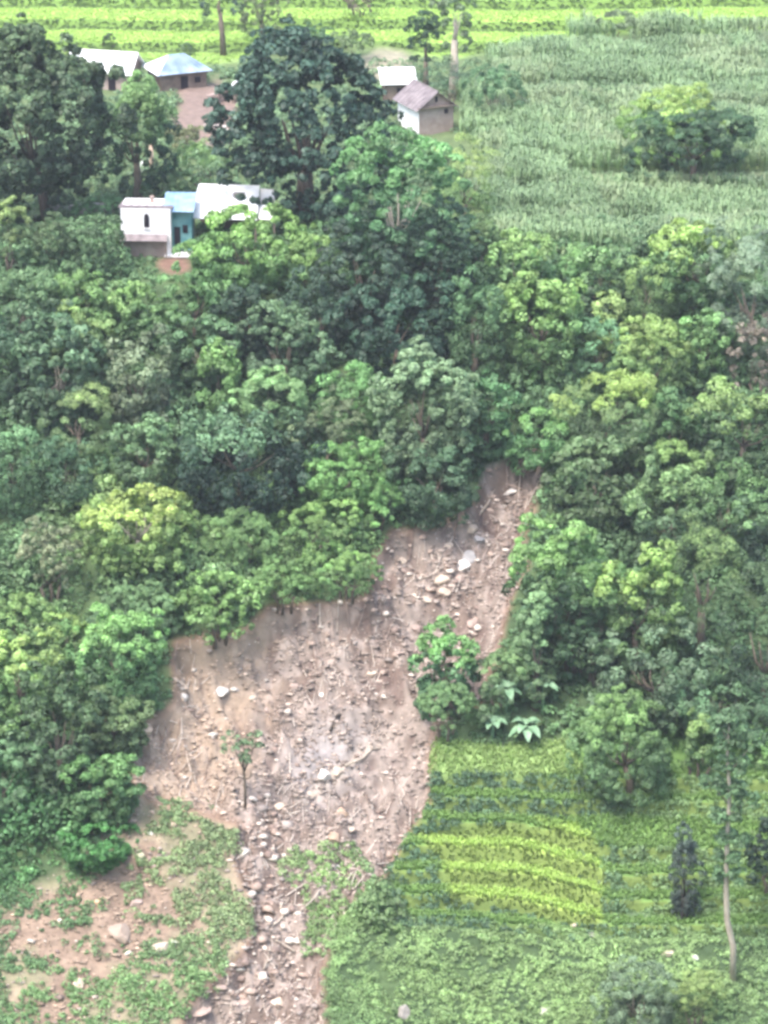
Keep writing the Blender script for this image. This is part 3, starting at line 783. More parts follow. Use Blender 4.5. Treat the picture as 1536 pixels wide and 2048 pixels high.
# ------------------------------------------------------------------ boulders
bpre = []
for k in range(8):
    bmx = bmesh.new(); bmesh.ops.create_icosphere(bmx, subdivisions=3, radius=1)
    sx, sy, sz = random.uniform(.85, 1.1), random.uniform(.7, .95), random.uniform(.55, .8)
    cuts = [Vector((random.uniform(-1, 1), random.uniform(-1, 1), random.uniform(-.3, 1))).normalized() for _ in range(10)]
    for v in bmx.verts:
        p = v.co.copy()
        for c in cuts:
            d = p.dot(c)
            if d > .64: p -= c * (d - .64) * .97
        n = float(fbm(np.array([p.x * 1.7 + 9 * k]), np.array([p.y * 1.7 + p.z * 2.1]), 70 + k, 3)[0])
        p *= .88 + .3 * n
        v.co = (p.x * sx, p.y * sy, p.z * sz)
    bpre.append(bmx)
def boulder(px, py, wpx, col, label, flat=1., rz=None, group='pale boulders in the landslide scar', asp=1.):
    P = at(px, py); m = mpp(P); r = wpx * m / 2
    bmx = bpre[random.randrange(8)]
    me = bpy.data.meshes.new('boulder'); bmx.to_mesh(me)
    k = ('stone', tuple(col))
    if k not in _MC:
        c = np.array(col); _MC[k] = mat_plain('boulder_stone', tuple(c * .78), tuple(c), 1.6, .9, .2, .06)
    me.materials.append(_MC[k])
    o = bpy.data.objects.new('boulder', me); SC.collection.objects.link(o)
    o.scale = (r, r * asp, r * flat); o.rotation_euler = (random.uniform(-.2, .2), random.uniform(-.2, .2), random.uniform(0, 6.28) if rz is None else rz)
    o.location = (P.x, P.y, P.z + r * flat * .08)
    tag(o, label, 'boulder', group)
_MC = {}
WH = (.78, .72, .66); CRM = (.56, .46, .37); PK = (.42, .32, .275); TN = (.44, .32, .235); GS = (.40, .38, .37)
for b in [
    (1022, 968, 36, WH, 'long white boulder near the head of the scar', .7, 0.1),
    (1062, 935, 22, WH, 'white stone at the very top of the scar'),
    (946, 1062, 32, CRM, 'cream boulder in the narrow upper scar'),
    (803, 1117, 26, CRM, 'cream stone near the upper left lobe of the scar'),
    (806, 1142, 20, PK, 'pinkish stone just below the cream stone of the upper left lobe'),
    (940, 1108, 46, GS, 'light grey boulder in the middle of the upper scar'),
    (924, 1128, 40, WH, 'white boulder touching the light grey one of the upper scar'),
    (958, 1092, 26, GS, 'small grey stone above the light grey boulder'),
    (884, 1168, 38, CRM, 'cream boulder low in the upper scar, above a pale slab'),
    (920, 1160, 24, PK, 'pink stone right of the low cream boulder'),
    (888, 1190, 34, CRM, 'cream boulder just under another of the same size in the upper scar'),
    (850, 1216, 34, CRM, 'pale slab in the neck of the scar', .6, .2),
    (832, 1248, 30, PK, 'flat pinkish slab below the pale one in the neck', .45, .3),
    (948, 1252, 30, PK, 'pinkish boulder at the right side of the neck'),
    (896, 1100, 22, CRM, 'small cream stone left of the light grey boulder'),
    (846, 1075, 18, PK, 'small pink stone under the deep green bush'),
    (745, 1340, 34, CRM, 'low cream rock in the middle of the scar', .7, .1),
    (800, 1325, 26, PK, 'flat pink slab next to the bushy tree in the scar', .4, .1),
    (444, 1384, 42, WH, 'slanting white boulder at the upper left of the wide scar', .6, .7),
    (366, 1404, 22, WH, 'upright white stone on tan soil by the left rim', 1.5),
    (294, 1474, 36, CRM, 'round cream boulder on the left rim beside green growth', .95),
    (643, 1386, 20, WH, 'small white stone high in the grey middle of the scar'),
    (588, 1382, 20, PK, 'pink stone left of the small white one in the grey middle'),
    (532, 1418, 22, PK, 'pink stone right above the stripped thin tree'),
    (506, 1412, 18, CRM, 'cream stone left above the stripped thin tree'),
    (602, 1474, 16, WH, 'tiny white stone in the centre of the wide scar'),
    (678, 1556, 30, CRM, 'cream stone at the end of the pale streak'),
    (650, 1562, 34, WH, 'whitish boulder in the pale streak'),
    (618, 1588, 30, CRM, 'cream boulder at the lower end of the pale streak'),
    (560, 1608, 28, CRM, 'cream stone where the pale streak meets the stony channel'),
    (682, 1630, 40, TN, 'tan boulder in the lower right of the scar'),
    (668, 1690, 38, TN, 'tan boulder directly below another near a dark hole'),
    (674, 1728, 18, WH, 'small white stone under the tan boulder near a dark hole'),
    (700, 1655, 26, CRM, 'flat cream stone right under the upper tan boulder', .5),
    (300, 1667, 16, WH, 'tiny white stone in the green mixed ground'),
    (278, 1710, 26, (.55, .52, .36), 'yellowish mossy stone in the green mixed ground'),
    (196, 1803, 26, (.66, .42, .28), 'orange stone on the bare soil at lower left'),
    (238, 1862, 62, (.40, .31, .25), 'brown hollowed boulder on the bare soil at lower left'),
    (322, 1892, 44, CRM, 'cream boulder at the lower left'),
    (345, 1880, 26, WH, 'white stone leaning on the lower left cream boulder'),
    (275, 1800, 34, PK, 'pinkish stone uphill of the brown hollowed boulder'),
    (158, 1960, 30, CRM, 'cream stone at the bottom left near a dark gap'),
    (480, 1935, 26, WH, 'white stone at the left side of the stony channel'),
    (558, 2008, 34, CRM, 'cream boulder at the bottom of the stony channel'),
    (400, 2022, 44, PK, 'flat pinkish rock at the bottom edge', .35),
    (480, 2000, 40, PK, 'pinkish slab beside the boulder at the bottom of the channel', .4),
    (440, 1975, 34, PK, 'flat pinkish slab uphill of the flat rock at the bottom edge', .35),
    (555, 1945, 22, CRM, 'cream stone in the lower channel'),
    ]:
    boulder(*b)
GG = 'stones among the green growth'
boulder(1150, 1850, 20, CRM, 'small cream stone below the brightest terrace', group=GG)
boulder(1182, 1868, 26, WH, 'pale stone right below the corner of the brightest terrace', .6, group=GG)
boulder(1338, 1908, 32, CRM, 'cream stone in the low growth at the lower right', .7, group=GG)
boulder(1390, 1915, 22, (.6, .66, .5), 'pale greenish stone right of the cream stone at lower right', group=GG)
boulder(786, 1800, 42, (.42, .42, .30), 'flat mossy stone left of the brightest terrace', .4, group=GG)
boulder(808, 2030, 40, (.34, .31, .28), 'grey rock sticking up at the bottom edge', 1.5, group=GG)
boulder(1090, 2020, 34, (.50, .52, .40), 'flat pale stone in the bottom growth', .4, group=GG)
boulder(652, 482, 46, (.52, .54, .52), 'grey rock at the foot of the broad dark mango', .8, group=GG)

# ------------------------------------------------------------------ stripped logs and branches
def log(a, b, r, label, bend=.3, mat=M_wood_pale):
    A, B = at(*a), at(*b); up = Vector((0, 0, r * .9 + .1))
    pts = []
    for i in range(6):
        t = i / 5; p = A.lerp(B, t); p.z = max(gz(p.x, p.y), A.lerp(B, t).z) ; pts.append(p + up + Vector((math.sin(t * 3.1) * bend * .4, 0, 0)))
    O = pts[0].copy()
    mb = MB(); mb.tube([p - O for p in pts], [r * (1 - .5 * i / 5) for i in range(6)], 7)
    mid = pts[3] - O
    mb.tube([mid, mid + Vector((random.uniform(-.5, .5), random.uniform(-.2, .2), .45))], [r * .5, r * .2], 5)
    o = mb.build('log', mat, smooth=True, loc=O)
    tag(o, label, 'log', 'stripped logs lying in the debris')
log((480, 1800), (512, 1838), .12, 'slanting pale log at the upper left of the stony channel')
log((545, 1860), (595, 1812), .11, 'pale log pointing uphill right across the stony channel')
log((528, 1945), (540, 1900), .10, 'short pale log in the lower stony channel')
log((590, 1905), (552, 1886), .10, 'short pale stick right of the short log in the channel')
log((640, 1800), (600, 1850), .10, 'pale stick against the green strip right of the channel')
log((560, 1830), (578, 1790), .09, 'thin pale stick upright in the middle of the channel')
log((690, 1540), (775, 1480), .13, 'long pale log along the pale streak')
log((960, 1030), (990, 975), .10, 'pale branch lying in the narrow head of the scar')
log((660, 1470), (690, 1420), .13, 'dark branch standing in the middle of the wide scar', mat=M_bark_dark)

# ------------------------------------------------------------------ houses
def gable_house(P, rz, L, D, H, rise, over, name, label, wall, gwall, roof, parts, lift=0):
    """ridge along local x; front faces -y"""
    t = empty(name, P, rz); tag(t, label, 'house')
    b = MB(); x, y = L / 2, D / 2
    b.add([(-x, -y, -.6), (x, -y, -.6), (x, -y, H), (-x, -y, H), (-x, y, -.6), (x, y, -.6), (x, y, H), (-x, y, H)],
          [(0, 1, 2, 3), (5, 4, 7, 6)])
    b.build('wall', wall, t)
    for s in (-1, 1):
        vs = [(s * x, -y, -.6), (s * x, y, -.6), (s * x, y, H), (s * x, 0, H + rise), (s * x, -y, H)]
        MB().add(vs, [(0, 1, 2, 3, 4) if s > 0 else (4, 3, 2, 1, 0)]).build('gable_wall', gwall, t)
    sl_ = rise / y
    rf = MB(); ox = x + over; oy = y + over; ze = H - over * sl_
    rf.sheet((-ox, -oy, ze + .03), (ox, -oy, ze + .03), (ox, 0, H + rise + .03), (-ox, 0, H + rise + .03), .06, 10)
    rf.sheet((ox, oy, ze + .03), (-ox, oy, ze + .03), (-ox, 0, H + rise + .03), (ox, 0, H + rise + .03), .06, 10)
    r_ = rf.build('roof', roof, t)
    MB().tube([(-ox, 0, H + rise + .1), (ox, 0, H + rise + .1)], [.09, .09], 6).build('ridge_cap', roof, r_)
    MB().box(-ox + .1, ox - .1, -oy + .03, -oy + .13, ze - .12, ze).build('eave_board', M_timber, t)
    for (nm, bx, mt) in parts:
        MB().box(*bx).build(nm, mt, t)
    return t
P = at(208, 178)
hA = gable_house(P + Vector((0, 2.2, 0)), R(-14), 7.6, 4.8, 2.3, 1.75, .45, 'long_house', 'long low house with white sheet roof and pale mud wall at the upper left', M_mud, M_mud_dark, M_white_roof,
     [('door', (1.2, 2.1, -2.46, -2.38, -.3, 1.7), M_dark), ('window', (-1.6, -.8, -2.46, -2.38, .8, 1.6), M_dark),
      ('window', (3.78, 3.86, -.4, .4, 1.0, 1.8), M_dark), ('roof_patch', (1.5, 2.1, -1.35, -.95, 3.29, 3.35), M_rust)])
# blue hip roofed house
P = at(352, 180) + Vector((0, 2.6, 0))
t = empty('hip_roofed_house', P, R(24)); tag(t, 'brown mud house under a faded blue and white hip roof', 'house')
b = MB(); b.box(-2.9, 2.9, -2.3, 2.3, -.6, 2.1); b.build('wall', M_mud_dark, t)
def hip(x, y, z, rl, rh, th=.07):
    a, b_, c, d = (-x, -y, z), (x, -y, z), (x, y, z), (-x, y, z); e, f = (-rl, 0, rh), (rl, 0, rh)
    return a, b_, c, d, e, f
a, b_, c, d, e, f = hip(3.5, 2.9, 2.05, 1.0, 3.75)
MB().sheet(a, b_, f, e, .06, 9).sheet(c, d, e, f, .06, 9).build('roof', M_bluewhite_roof, t)
m_ = MB()
for tri in ((b_, c, f), (d, a, e)):
    v = [Vector(q) for q in tri]; n = (v[1] - v[0]).cross(v[2] - v[0]).normalized() * .06
    m_.add(v + [q + n for q in v], [(2, 1, 0), (3, 4, 5), (0, 1, 4, 3), (1, 2, 5, 4), (2, 0, 3, 5)])
m_.build('roof_end', M_white_roof, t)
MB().tube([e, f], [.1, .1], 6).tube([a, e], [.07, .07], 6).tube([b_, f], [.07, .07], 6).build('ridge_cap', M_blue_roof, t)
MB().box(-.4, .5, -2.38, -2.31, -.3, 1.6).build('door', M_dark, t)
MB().box(1.4, 2.1, -2.38, -2.31, .7, 1.4).build('window', M_dark, t)
MB().box(-3.3, 3.3, -2.75, -2.65, 1.88, 2.0).build('eave_board', M_timber, t)
# gabled mud house on the right: gable faces the camera, turned to show its left side
P = at(862, 266)
t = empty('gabled_house', P + Vector((-.6, 2.6, 0)), R(90 + 24))
tag(t, 'pinkish mud house with a gable to the front and a whitewashed side wall', 'house')
x, y, H, rise = 2.9, 2.15, 3.3, 1.65
MB().add([(-x, -y, -.6), (x, -y, -.6), (x, -y, H), (-x, -y, H)], [(0, 1, 2, 3)]).build('side_wall', M_mud, t)
MB().add([(-x, y, -.6), (x, y, -.6), (x, y, H), (-x, y, H)], [(3, 2, 1, 0)]).build('side_wall', M_whitewash, t)
for s in (-1, 1): MB().add([(s * x, -y, -.6), (s * x, y, -.6), (s * x, y, H - .02), (s * x, 0, H + rise), (s * x, -y, H - .02)], [(0, 1, 2, 3, 4) if s > 0 else (4, 3, 2, 1, 0)]).build('gable_wall', M_mud, t)
MB().box(-x - .09, -x - .015, -.14, .14, H + .45, H + 1.1).build('vent', M_dark, t)
MB().box(-x - .09, -x - .015, -1.45, -1.0, 2.35, 2.85).build('window', M_dark, t)
MB().box(-x - .45, -x - .015, -y - .2, y + .2, H - .12, H + .02).build('eave_band', M_timber, t)
ov = .5; sl_ = rise / y; ze = H - ov * sl_
r_ = MB().sheet((x + ov, y + ov, ze), (-x - ov, y + ov, ze), (-x - ov, 0, H + rise), (x + ov, 0, H + rise), .07, 8).sheet(
    (-x - ov, -y - ov, ze), (x + ov, -y - ov, ze), (x + ov, 0, H + rise), (-x - ov, 0, H + rise), .07, 8).build('roof', M_rust, t)
MB().tube([(-x - ov, 0, H + rise + .08), (x + ov, 0, H + rise + .08)], [.09, .09], 6).build('ridge_cap', M_rust, r_)
# low white roofed shed behind it on the left
P = at(800, 210) + Vector((0, 2.5, 0))
t = empty('lean_to_shed', P, R(6)); tag(t, 'shed with bright white sheet roof behind the gabled mud house', 'shed')
MB().box(-2.0, 1.6, -1.4, 1.4, -.6, 2.6).build('wall', M_mud_dark, t)
MB().sheet((-2.4, -1.9, 2.3), (1.9, -1.9, 2.3), (1.9, 1.8, 3.5), (-2.4, 1.8, 3.5), .06, 7).build('roof', M_white_roof, t)
MB().box(-.5, .3, -1.48, -1.41, 0, 1.8).build('door', M_dark, t)

# white two storey house
P = at(296, 514)
t = empty('two_storey_house', P + Vector((0, 2.1, 0)), R(-3)); tag(t, 'small two storey house with white upper wall, dark window and teal wing', 'house')
hw = 2.45
MB().box(-hw, hw - .5, -2.0, 2.0, -1.2, 2.35).build('lower_wall', M_mud, t)
up = MB().box(-hw - .1, hw, -2.05, 2.0, 2.35, 5.05).build('upper_wall', M_whitewash, t)
wv = [(0, 0)]
a = [(-.26, 0), (.26, 0), (.26, 1.05), (.18, 1.32), (0, 1.45), (-.18, 1.32), (-.26, 1.05)]
wm = MB(); wm.add([(p[0] + .05, -2.115, p[1] + 3.15) for p in a] + [(p[0] + .05, -2.055, p[1] + 3.15) for p in a],
    [tuple(range(7))] + [(i, i + 7, (i + 1) % 7 + 7, (i + 1) % 7) for i in range(7)])
wf = wm.build('window', M_dark, t)
MB().box(-.30, .40, -2.2, -2.06, 3.02, 3.13).build('sill', M_whitewash, wf)
MB().sheet((-hw - .25, -3.0, 1.95), (hw - .3, -3.0, 1.95), (hw - .3, -2.06, 2.4), (-hw - .25, -2.06, 2.4), .06, 6).build('canopy', M_rust, t)
for sx in (-hw - .1, hw - .45):
    MB().box(sx, sx + .12, -2.95, -2.83, -1.0, 1.95).build('post', M_timber, t)
MB().box(hw - .5, hw, -2.05, -1.6, -1.0, 2.35).build('pillar', M_whitewash, t)
MB().sheet((-hw - .35, -1.9, 5.12), (hw + .2, -1.9, 5.12), (hw + .2, 2.4, 4.7), (-hw - .35, 2.4, 4.7), .07, 7).build('roof', M_rust, t)
MB().box(.15, .55, .2, .6, 4.9, 5.75).build('chimney', M_mud, t)
MB().box(hw + .003, hw + 2.0, -1.1, 2.0, .6, 4.75).build('side_wing', M_teal, t)
MB().box(hw + .25, hw + .85, -1.19, -1.11, 1.2, 3.0).build('door', M_dark, t)
MB().box(hw + 1.1, hw + 1.6, -1.19, -1.11, 2.4, 3.2).build('window', M_dark, t)
MB().sheet((hw - .9, -1.9, 4.72), (hw + 2.3, -1.9, 4.72), (hw + 2.3, 2.3, 5.6), (hw - .9, 2.3, 5.6), .07, 6).build('wing_roof', M_blue_roof, t)
MB().box(hw - .6, hw + 2.1, -2.6, -1.1, .25, .42).build('ledge', M_whitewash, t)
MB().box(hw - .4, hw + 1.9, -1.6, 2.0, -1.4, .25).build('plinth', M_dark, t)
# big white roof behind the bright bush
P = at(472, 492) + Vector((0, 1.2, .75))
t = empty('open_shed', P, R(-6)); tag(t, 'wide open shed with brilliant white sheet roof half hidden by the bright bush', 'shed')
MB().sheet((-4.3, -3.2, 2.6), (2.6, -3.2, 2.6), (2.3, 1.2, 5.0), (-3.9, 1.2, 5.0), .07, 14).build('roof', M_white_roof, t)
MB().sheet((2.6, -2.4, 2.5), (4.4, -2.4, 2.4), (3.7, 1.2, 4.6), (2.33, 1.2, 4.7), .07, 5).build('side_roof', M_whitewash, t)
MB().box(-.2, .9, -.55, .1, 4.22, 4.6).build('roof_patch', M_rust, t)
for q in ((-4.0, -2.9), (2.3, -2.9), (-3.7, .9), (2.1, .9), (4.1, -2.2)):
    MB().box(q[0], q[0] + .16, q[1], q[1] + .16, -1.2, 2.75 if q[1] < 0 else 4.75).build('post', M_timber, t)
MB().box(-3.9, 2.2, .95, 1.05, -1.0, 4.4).build('back_wall', M_mud_dark, t)

# walls, posts and small village things
def stone_wall(a, b, h, label, mat=M_greystone, wd=.5):
    A, B = at(*a), at(*b); n = int((B - A).length / .45); t = MB(); O = A.copy()
    for i in range(n):
        for k in range(int(h / .3) + 1):
            u = (i + .5 + .5 * (k % 2)) / n
            if u > 1: continue
            p = A.lerp(B, u) - O
            if k * .3 > h * (.7 + .5 * float(vn(np.array([i / 3.]), np.array([1.]), 4)[0])): continue
            s = random.uniform(.18, .24); z = gz(p.x + O.x, p.y + O.y) - O.z
            c = (p.x + random.uniform(-.03, .03), p.y + random.uniform(-.06, .06), z + k * .29)
            t.box(c[0] - s, c[0] + s, c[1] - wd / 2, c[1] + wd / 2, c[2] - .15, c[2] + .14 + random.uniform(-.02, .01))
    o = t.build('stone_wall', mat, loc=O); tag(o, label, 'wall'); return o
stone_wall((95, 428), (250, 424), 1.2, 'long grey dry stone wall left of the white two storey house')
stone_wall((408, 262), (452, 275), 1.3, 'broken pale rubble wall at the foot of the bare brown yard', mat_plain('pale_rubble', (.45, .38, .34), (.62, .54, .50), 2, .9))
stone_wall((415, 212), (452, 200), 1.6, 'pinkish ruined wall right of the bare brown yard', M_mud)
P = at(303, 345)
o = MB().tube([(0, 0, -.2), (.05, 0, 1.5), (.0, 0, 3.0)], [.28, .24, .22], 8).build('wooden_post', mat_plain('pinkish_wood', (.55, .40, .30), (.70, .54, .42), 3), smooth=True, loc=P)
tag(o, 'thick pinkish upright post beside the dark tree below the yard', 'post')
P = at(285, 345)
mb = MB(); mb.tube([(0, 0, 0), (.02, 0, .25), (0, 0, .8), (.03, 0, 1.1), (0, 0, 1.25)], [.32, .42, .38, .2, .08], 10)
o = mb.build('sack', M_whitewash, smooth=True, loc=P); tag(o, 'full whitish sack standing by the pinkish post', 'sack')
P = at(474, 205)
t = empty('water_tank', P); tag(t, 'white tank on a stand at the left edge of the broad dark mango', 'tank')
MB().tube([(0, 0, 1.0), (0, 0, 1.1), (0, 0, 2.2), (0, 0, 2.45), (0, 0, 2.5)], [.5, .6, .6, .35, .1], 14).build('tank_body', M_white_roof, t, smooth=True)
MB().box(-.6, .6, -.6, .6, .85, 1.0).build('stand', M_timber, t)
for sx in (-.5, .4):
    for sy in (-.5, .4): MB().box(sx, sx + .1, sy, sy + .1, -.5, .85).build('leg', M_timber, t)
#@@STUFF
# ------------------------------------------------------------------ uncountable growth
def scatter(n, x0, x1, y0, y1):
    X = x0 + (x1 - x0) * rng.random(n); Y = y0 + (y1 - y0) * rng.random(n)
    Z = height(X, Y); px, py = proj(X, Y, Z)
    k = (px > -260) & (px < 1800) & (py > -160) & (py < 2260)
    return X[k], Y[k], Z[k], px[k], py[k]

# colour of the low growth over the slope
BL = [(560, 1050, 260, 110, LT, .45), (640, 1130, 200, 70, LT, .5), (260, 1050, 130, 90, YL, .5), (80, 1300, 120, 120, LT, .5), (120, 1680, 150, 130, (.12, .28, .10), .8),
      (100, 1600, 200, 100, (.09, .24, .09), .6), (1100, 1950, 500, 150, MIXC(LT, (.3, .38, .17), .4), .9), (850, 1600, 200, 100, GR, .6), (460, 820, 200, 120, MD, .5), (880, 980, 100, 90, (.06, .15, .06), .7),
      (430, 1750, 200, 150, MIXC(LT, BR, .3), .9), (1250, 700, 200, 80, LT, .35), (300, 600, 300, 60, GR, .6), (660, 1760, 60, 130, MIXC(LT, YL, .2), .9), (300, 2000, 300, 80, MIXC(LT, GR, .4), .9),
      (1400, 1560, 200, 120, MIXC(LT, (.16, .34, .08), .5), .8)]
def growth_colour(px, py):
    c = np.tile(np.array(MIXC(GR, MD, .45)), (len(px), 1))
    for (cx, cy, rx, ry, col, k) in BL:
        g = np.clip(1.6 * np.exp(-((px - cx) / rx) ** 2 - ((py - cy) / ry) ** 2), 0, 1)[:, None] * k
        c = c * (1 - g) + np.array(col) * g
    return c

def growth(name, X, Y, Z, px, py, r, per, leaf, col, flat=.7, lift=.15, label=None, cat='undergrowth', cvar=.25, jit=.5):
    cen = np.stack([X, Y, Z + lift * r], 1); ax = np.zeros_like(cen); ax[:, 2] = 1; ax[:, 1] = -.35
    ax /= np.linalg.norm(ax, axis=1, keepdims=True)
    V, F, cf = clump_leaves(cen, r, ax, per, leaf[0], leaf[1], col, flat=flat, cvar=cvar, jit=jit)
    o = mesh_np(name, V, F, cf, M_leaf); tag(o, label, cat, None, 'stuff'); return o

# thick undergrowth on all wooded slopes
X, Y, Z, px, py = scatter(6500, -56, 56, 250, 345)
sdS = sdist(px, py, SLIDE); ok = (sdS < -22) & (sdist(px, py, TERR) < -16) & (sdist(px, py, LIGHT) < -14) & (np.hypot((px - 1050) / 1.3, py - 1455) > 38) & (sdist(px, py, MIXED) < -12) & (sdist(px, py, BARE) < -16)
ok &= ~((px > 620) & (py > 1840)) & ~(np.hypot((px - 320) / 1.5, (py - 520)) < 62)
X, Y, Z, px, py = (q[ok] for q in (X, Y, Z, px, py)); N = len(X)
nn_ = fbm(X / 7, Y / 7, 91, 3)
R0 = .5 + 1.5 * ss(.3, .7, nn_) * (.4 + .8 * rng.random(N)); R0 *= np.where(px + 200 < 0, 1, 1)
R0 = np.minimum(R0, .25 + np.abs(sdS[ok]) * .03)
bc = growth_colour(px, py) * (.55 + .9 * fbm(X / 3, Y / 3, 92, 2))[:, None] * (1 + .15 * rng.normal(size=(N, 1)))
kc = np.maximum(3, (R0 * R0 * 7).astype(int)); idx = np.repeat(np.arange(N), kc)
d = rng.normal(size=(len(idx), 3)); d /= np.linalg.norm(d, axis=1, keepdims=True); d[:, 2] = np.abs(d[:, 2])
X = X[idx] + d[:, 0] * R0[idx]; Y = Y[idx] + d[:, 1] * R0[idx]; Z = Z[idx] + d[:, 2] * R0[idx] * 1.1
c = bc[idx]; r = .30 + .28 * rng.random(len(idx)); print('bush clumps', len(idx))
growth('undergrowth', X, Y, Z, px, py, r, 17, (.19, .12), c, .8, .1, label='tangled green undergrowth covering the slope between the trees')

X, Y, Z, px, py = scatter(26000, -56, 56, 250, 345)
ok = (sdist(px, py, SLIDE) < -4) & (sdist(px, py, TERR) < -6) & (sdist(px, py, LIGHT) < -6) & (sdist(px, py, MIXED) < -8) & ~((px > 620) & (py > 1840)) & (np.hypot(px - 350, (py - 530) * 2) > 45)
X, Y, Z, px, py = (q[ok] for q in (X, Y, Z, px, py))
c = growth_colour(px, py) * (.6 + .8 * fbm(X / 2, Y / 2, 95, 2))[:, None]
growth('low_plants', X, Y, Z, px, py, .2 + .3 * rng.random(len(X)), 14, (.15, .09), c, .8, .3, label='low leafy plants hiding the soil between the bushes', cat='low plants')
X, Y, Z, px, py = scatter(1500, -62, 16, 338, 418)
ok = (sdist(px, py, MAIZE) < 12) & (sdist(px, py, EARTH) < 6) & (sdist(px, py, RICEF) < -12) & (np.hypot(px - 862, py - 250) > 62) & (np.hypot(px - 300, (py - 490)) > 85) & (np.hypot((px - 460) / 1.4, (py - 440)) > 60)
ok &= (np.hypot((px - 215) / 1.5, py - 165) > 38) & (np.hypot((px - 352) / 1.5, py - 168) > 38) & ~((py > 300) & (np.hypot((px - 300) / 2, py - 330) < 15))
X, Y, Z, px, py = (q[ok] for q in (X, Y, Z, px, py)); N = len(X)
R0 = .4 + 1.0 * rng.random(N) ** 2
bc = np.array(MIXC(GR, GY_, .4)) * (.55 + .8 * fbm(X / 4, Y / 4, 93, 2))[:, None] * (1 + .15 * rng.normal(size=(N, 1)))
kc = np.maximum(3, (R0 * R0 * 7).astype(int)); idx = np.repeat(np.arange(N), kc)
d = rng.normal(size=(len(idx), 3)); d /= np.linalg.norm(d, axis=1, keepdims=True); d[:, 2] = np.abs(d[:, 2])
growth('village_scrub', X[idx] + d[:, 0] * R0[idx], Y[idx] + d[:, 1] * R0[idx], Z[idx] + d[:, 2] * R0[idx], px, py, .3 + .25 * rng.random(len(idx)), 18, (.17, .10), bc[idx], .8, .1, label='dense scrub filling the ground between the village trees', cat='scrub')

# plateau growth round the houses
X, Y, Z, px, py = scatter(3800, -62, 30, 338, 425)
ok = (sdist(px, py, MAIZE) < 0) & (sdist(px, py, EARTH) < 0) & (sdist(px, py, RICEF) < -5) & (np.hypot(px - 862, py - 262) > 40) & (np.hypot(px - 300, py - 520) > 60)
X, Y, Z, px, py = (q[ok] for q in (X, Y, Z, px, py))
r = .25 + .4 * rng.random(len(X))
growth('weeds', X, Y, Z, px, py, r, 22, (.17, .09), np.tile(np.array(MIXC(GR, GY_, .4)), (len(X), 1)), .8, .3, label='weeds and low bushes round the village houses', cat='weeds')

# low herb cover at the lower right
X, Y, Z, px, py = scatter(21000, -12, 52, 246, 285)
ok = (sdist(px, py, SLIDE) < -2) & (py > 1780) & (sdist(px, py, TERR) < 4) & (px > 625 + np.clip(1900 - py, 0, 200) * .9) & (sdist(px, py, BRIGHT) < -3)
ok &= (fbm(X / 1.6, Y / .9, 93, 3) + .2 * rng.random(len(X))) > .42
X, Y, Z, px, py = (q[ok] for q in (X, Y, Z, px, py))
nn_ = fbm(X / 2.2, Y / 1.4, 94, 3)
r = .18 + .42 * nn_
c = growth_colour(px, py) * (.85 + .7 * fbm(X / 2, Y / 2, 95, 2))[:, None]
growth('ground_cover', X, Y, Z, px, py, r * .85, 26, (.085, .05), c, .8, .4, label='low leafy ground cover on the lower right slope', cat='ground cover')
X, Y, Z, px, py = scatter(420, -10, 52, 246, 285)
ok = (sdist(px, py, SLIDE) < -12) & (py > 1790) & (sdist(px, py, TERR) < -10) & (px > 650)
X, Y, Z, px, py = (q[ok] for q in (X, Y, Z, px, py)); N = len(X)
idx = np.repeat(np.arange(N), 9); R0 = (.35 + .6 * rng.random(N))[idx]; d = rng.normal(size=(len(idx), 3)); d /= np.linalg.norm(d, axis=1, keepdims=True); d[:, 2] = np.abs(d[:, 2])
c = (growth_colour(px, py) * (.85 + .5 * rng.random((N, 1))))[idx]
growth('herb_tussocks', X[idx] + d[:, 0] * R0, Y[idx] + d[:, 1] * R0, Z[idx] + d[:, 2] * R0 * .8, px, py, .2 + .15 * rng.random(len(idx)), 16, (.13, .08), c, .8, .1, label='taller leafy tussocks standing in the low growth at lower right', cat='tussocks')

# growth on terrace risers and treads that are not rice
X, Y, Z, px, py = scatter(24000, 0, 52, 252, 292)
s_, f_ = terr_near(X, Y, px)
tdist = sdist(px, py, TERR); bd = sdist(px, py, BRIGHT)
ok = (tdist > -20) & (sdist(px, py, SLIDE) < -2) & (((f_ > .70) & (f_ < .97) & (rng.random(len(X)) < .95) & (bd < -4)) | ((f_ <= .70) & (px > 1160) & (rng.random(len(X)) < .35)) | ((f_ <= .7) & (bd < -5) & (rng.random(len(X)) < .02)))
X, Y, Z, px, py = (q[ok] for q in (X, Y, Z, px, py)); f_ = f_[ok]
r = np.where(f_ > .6, .26 + .28 * rng.random(len(X)), .12 + .12 * rng.random(len(X)))
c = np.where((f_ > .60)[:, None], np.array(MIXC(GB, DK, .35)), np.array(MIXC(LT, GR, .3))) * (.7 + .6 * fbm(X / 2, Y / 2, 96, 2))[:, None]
g = np.clip((px - 1180) / 150, 0, 1)[:, None] * .6; c = c * (1 - g) + np.array(MIXC(LT, YL, .3)) * g
growth('bank_growth', X, Y, Z, px, py, r, 22, (.13, .08), c, .85, .3, label='leafy growth on the banks between the terraces', cat='bank growth')

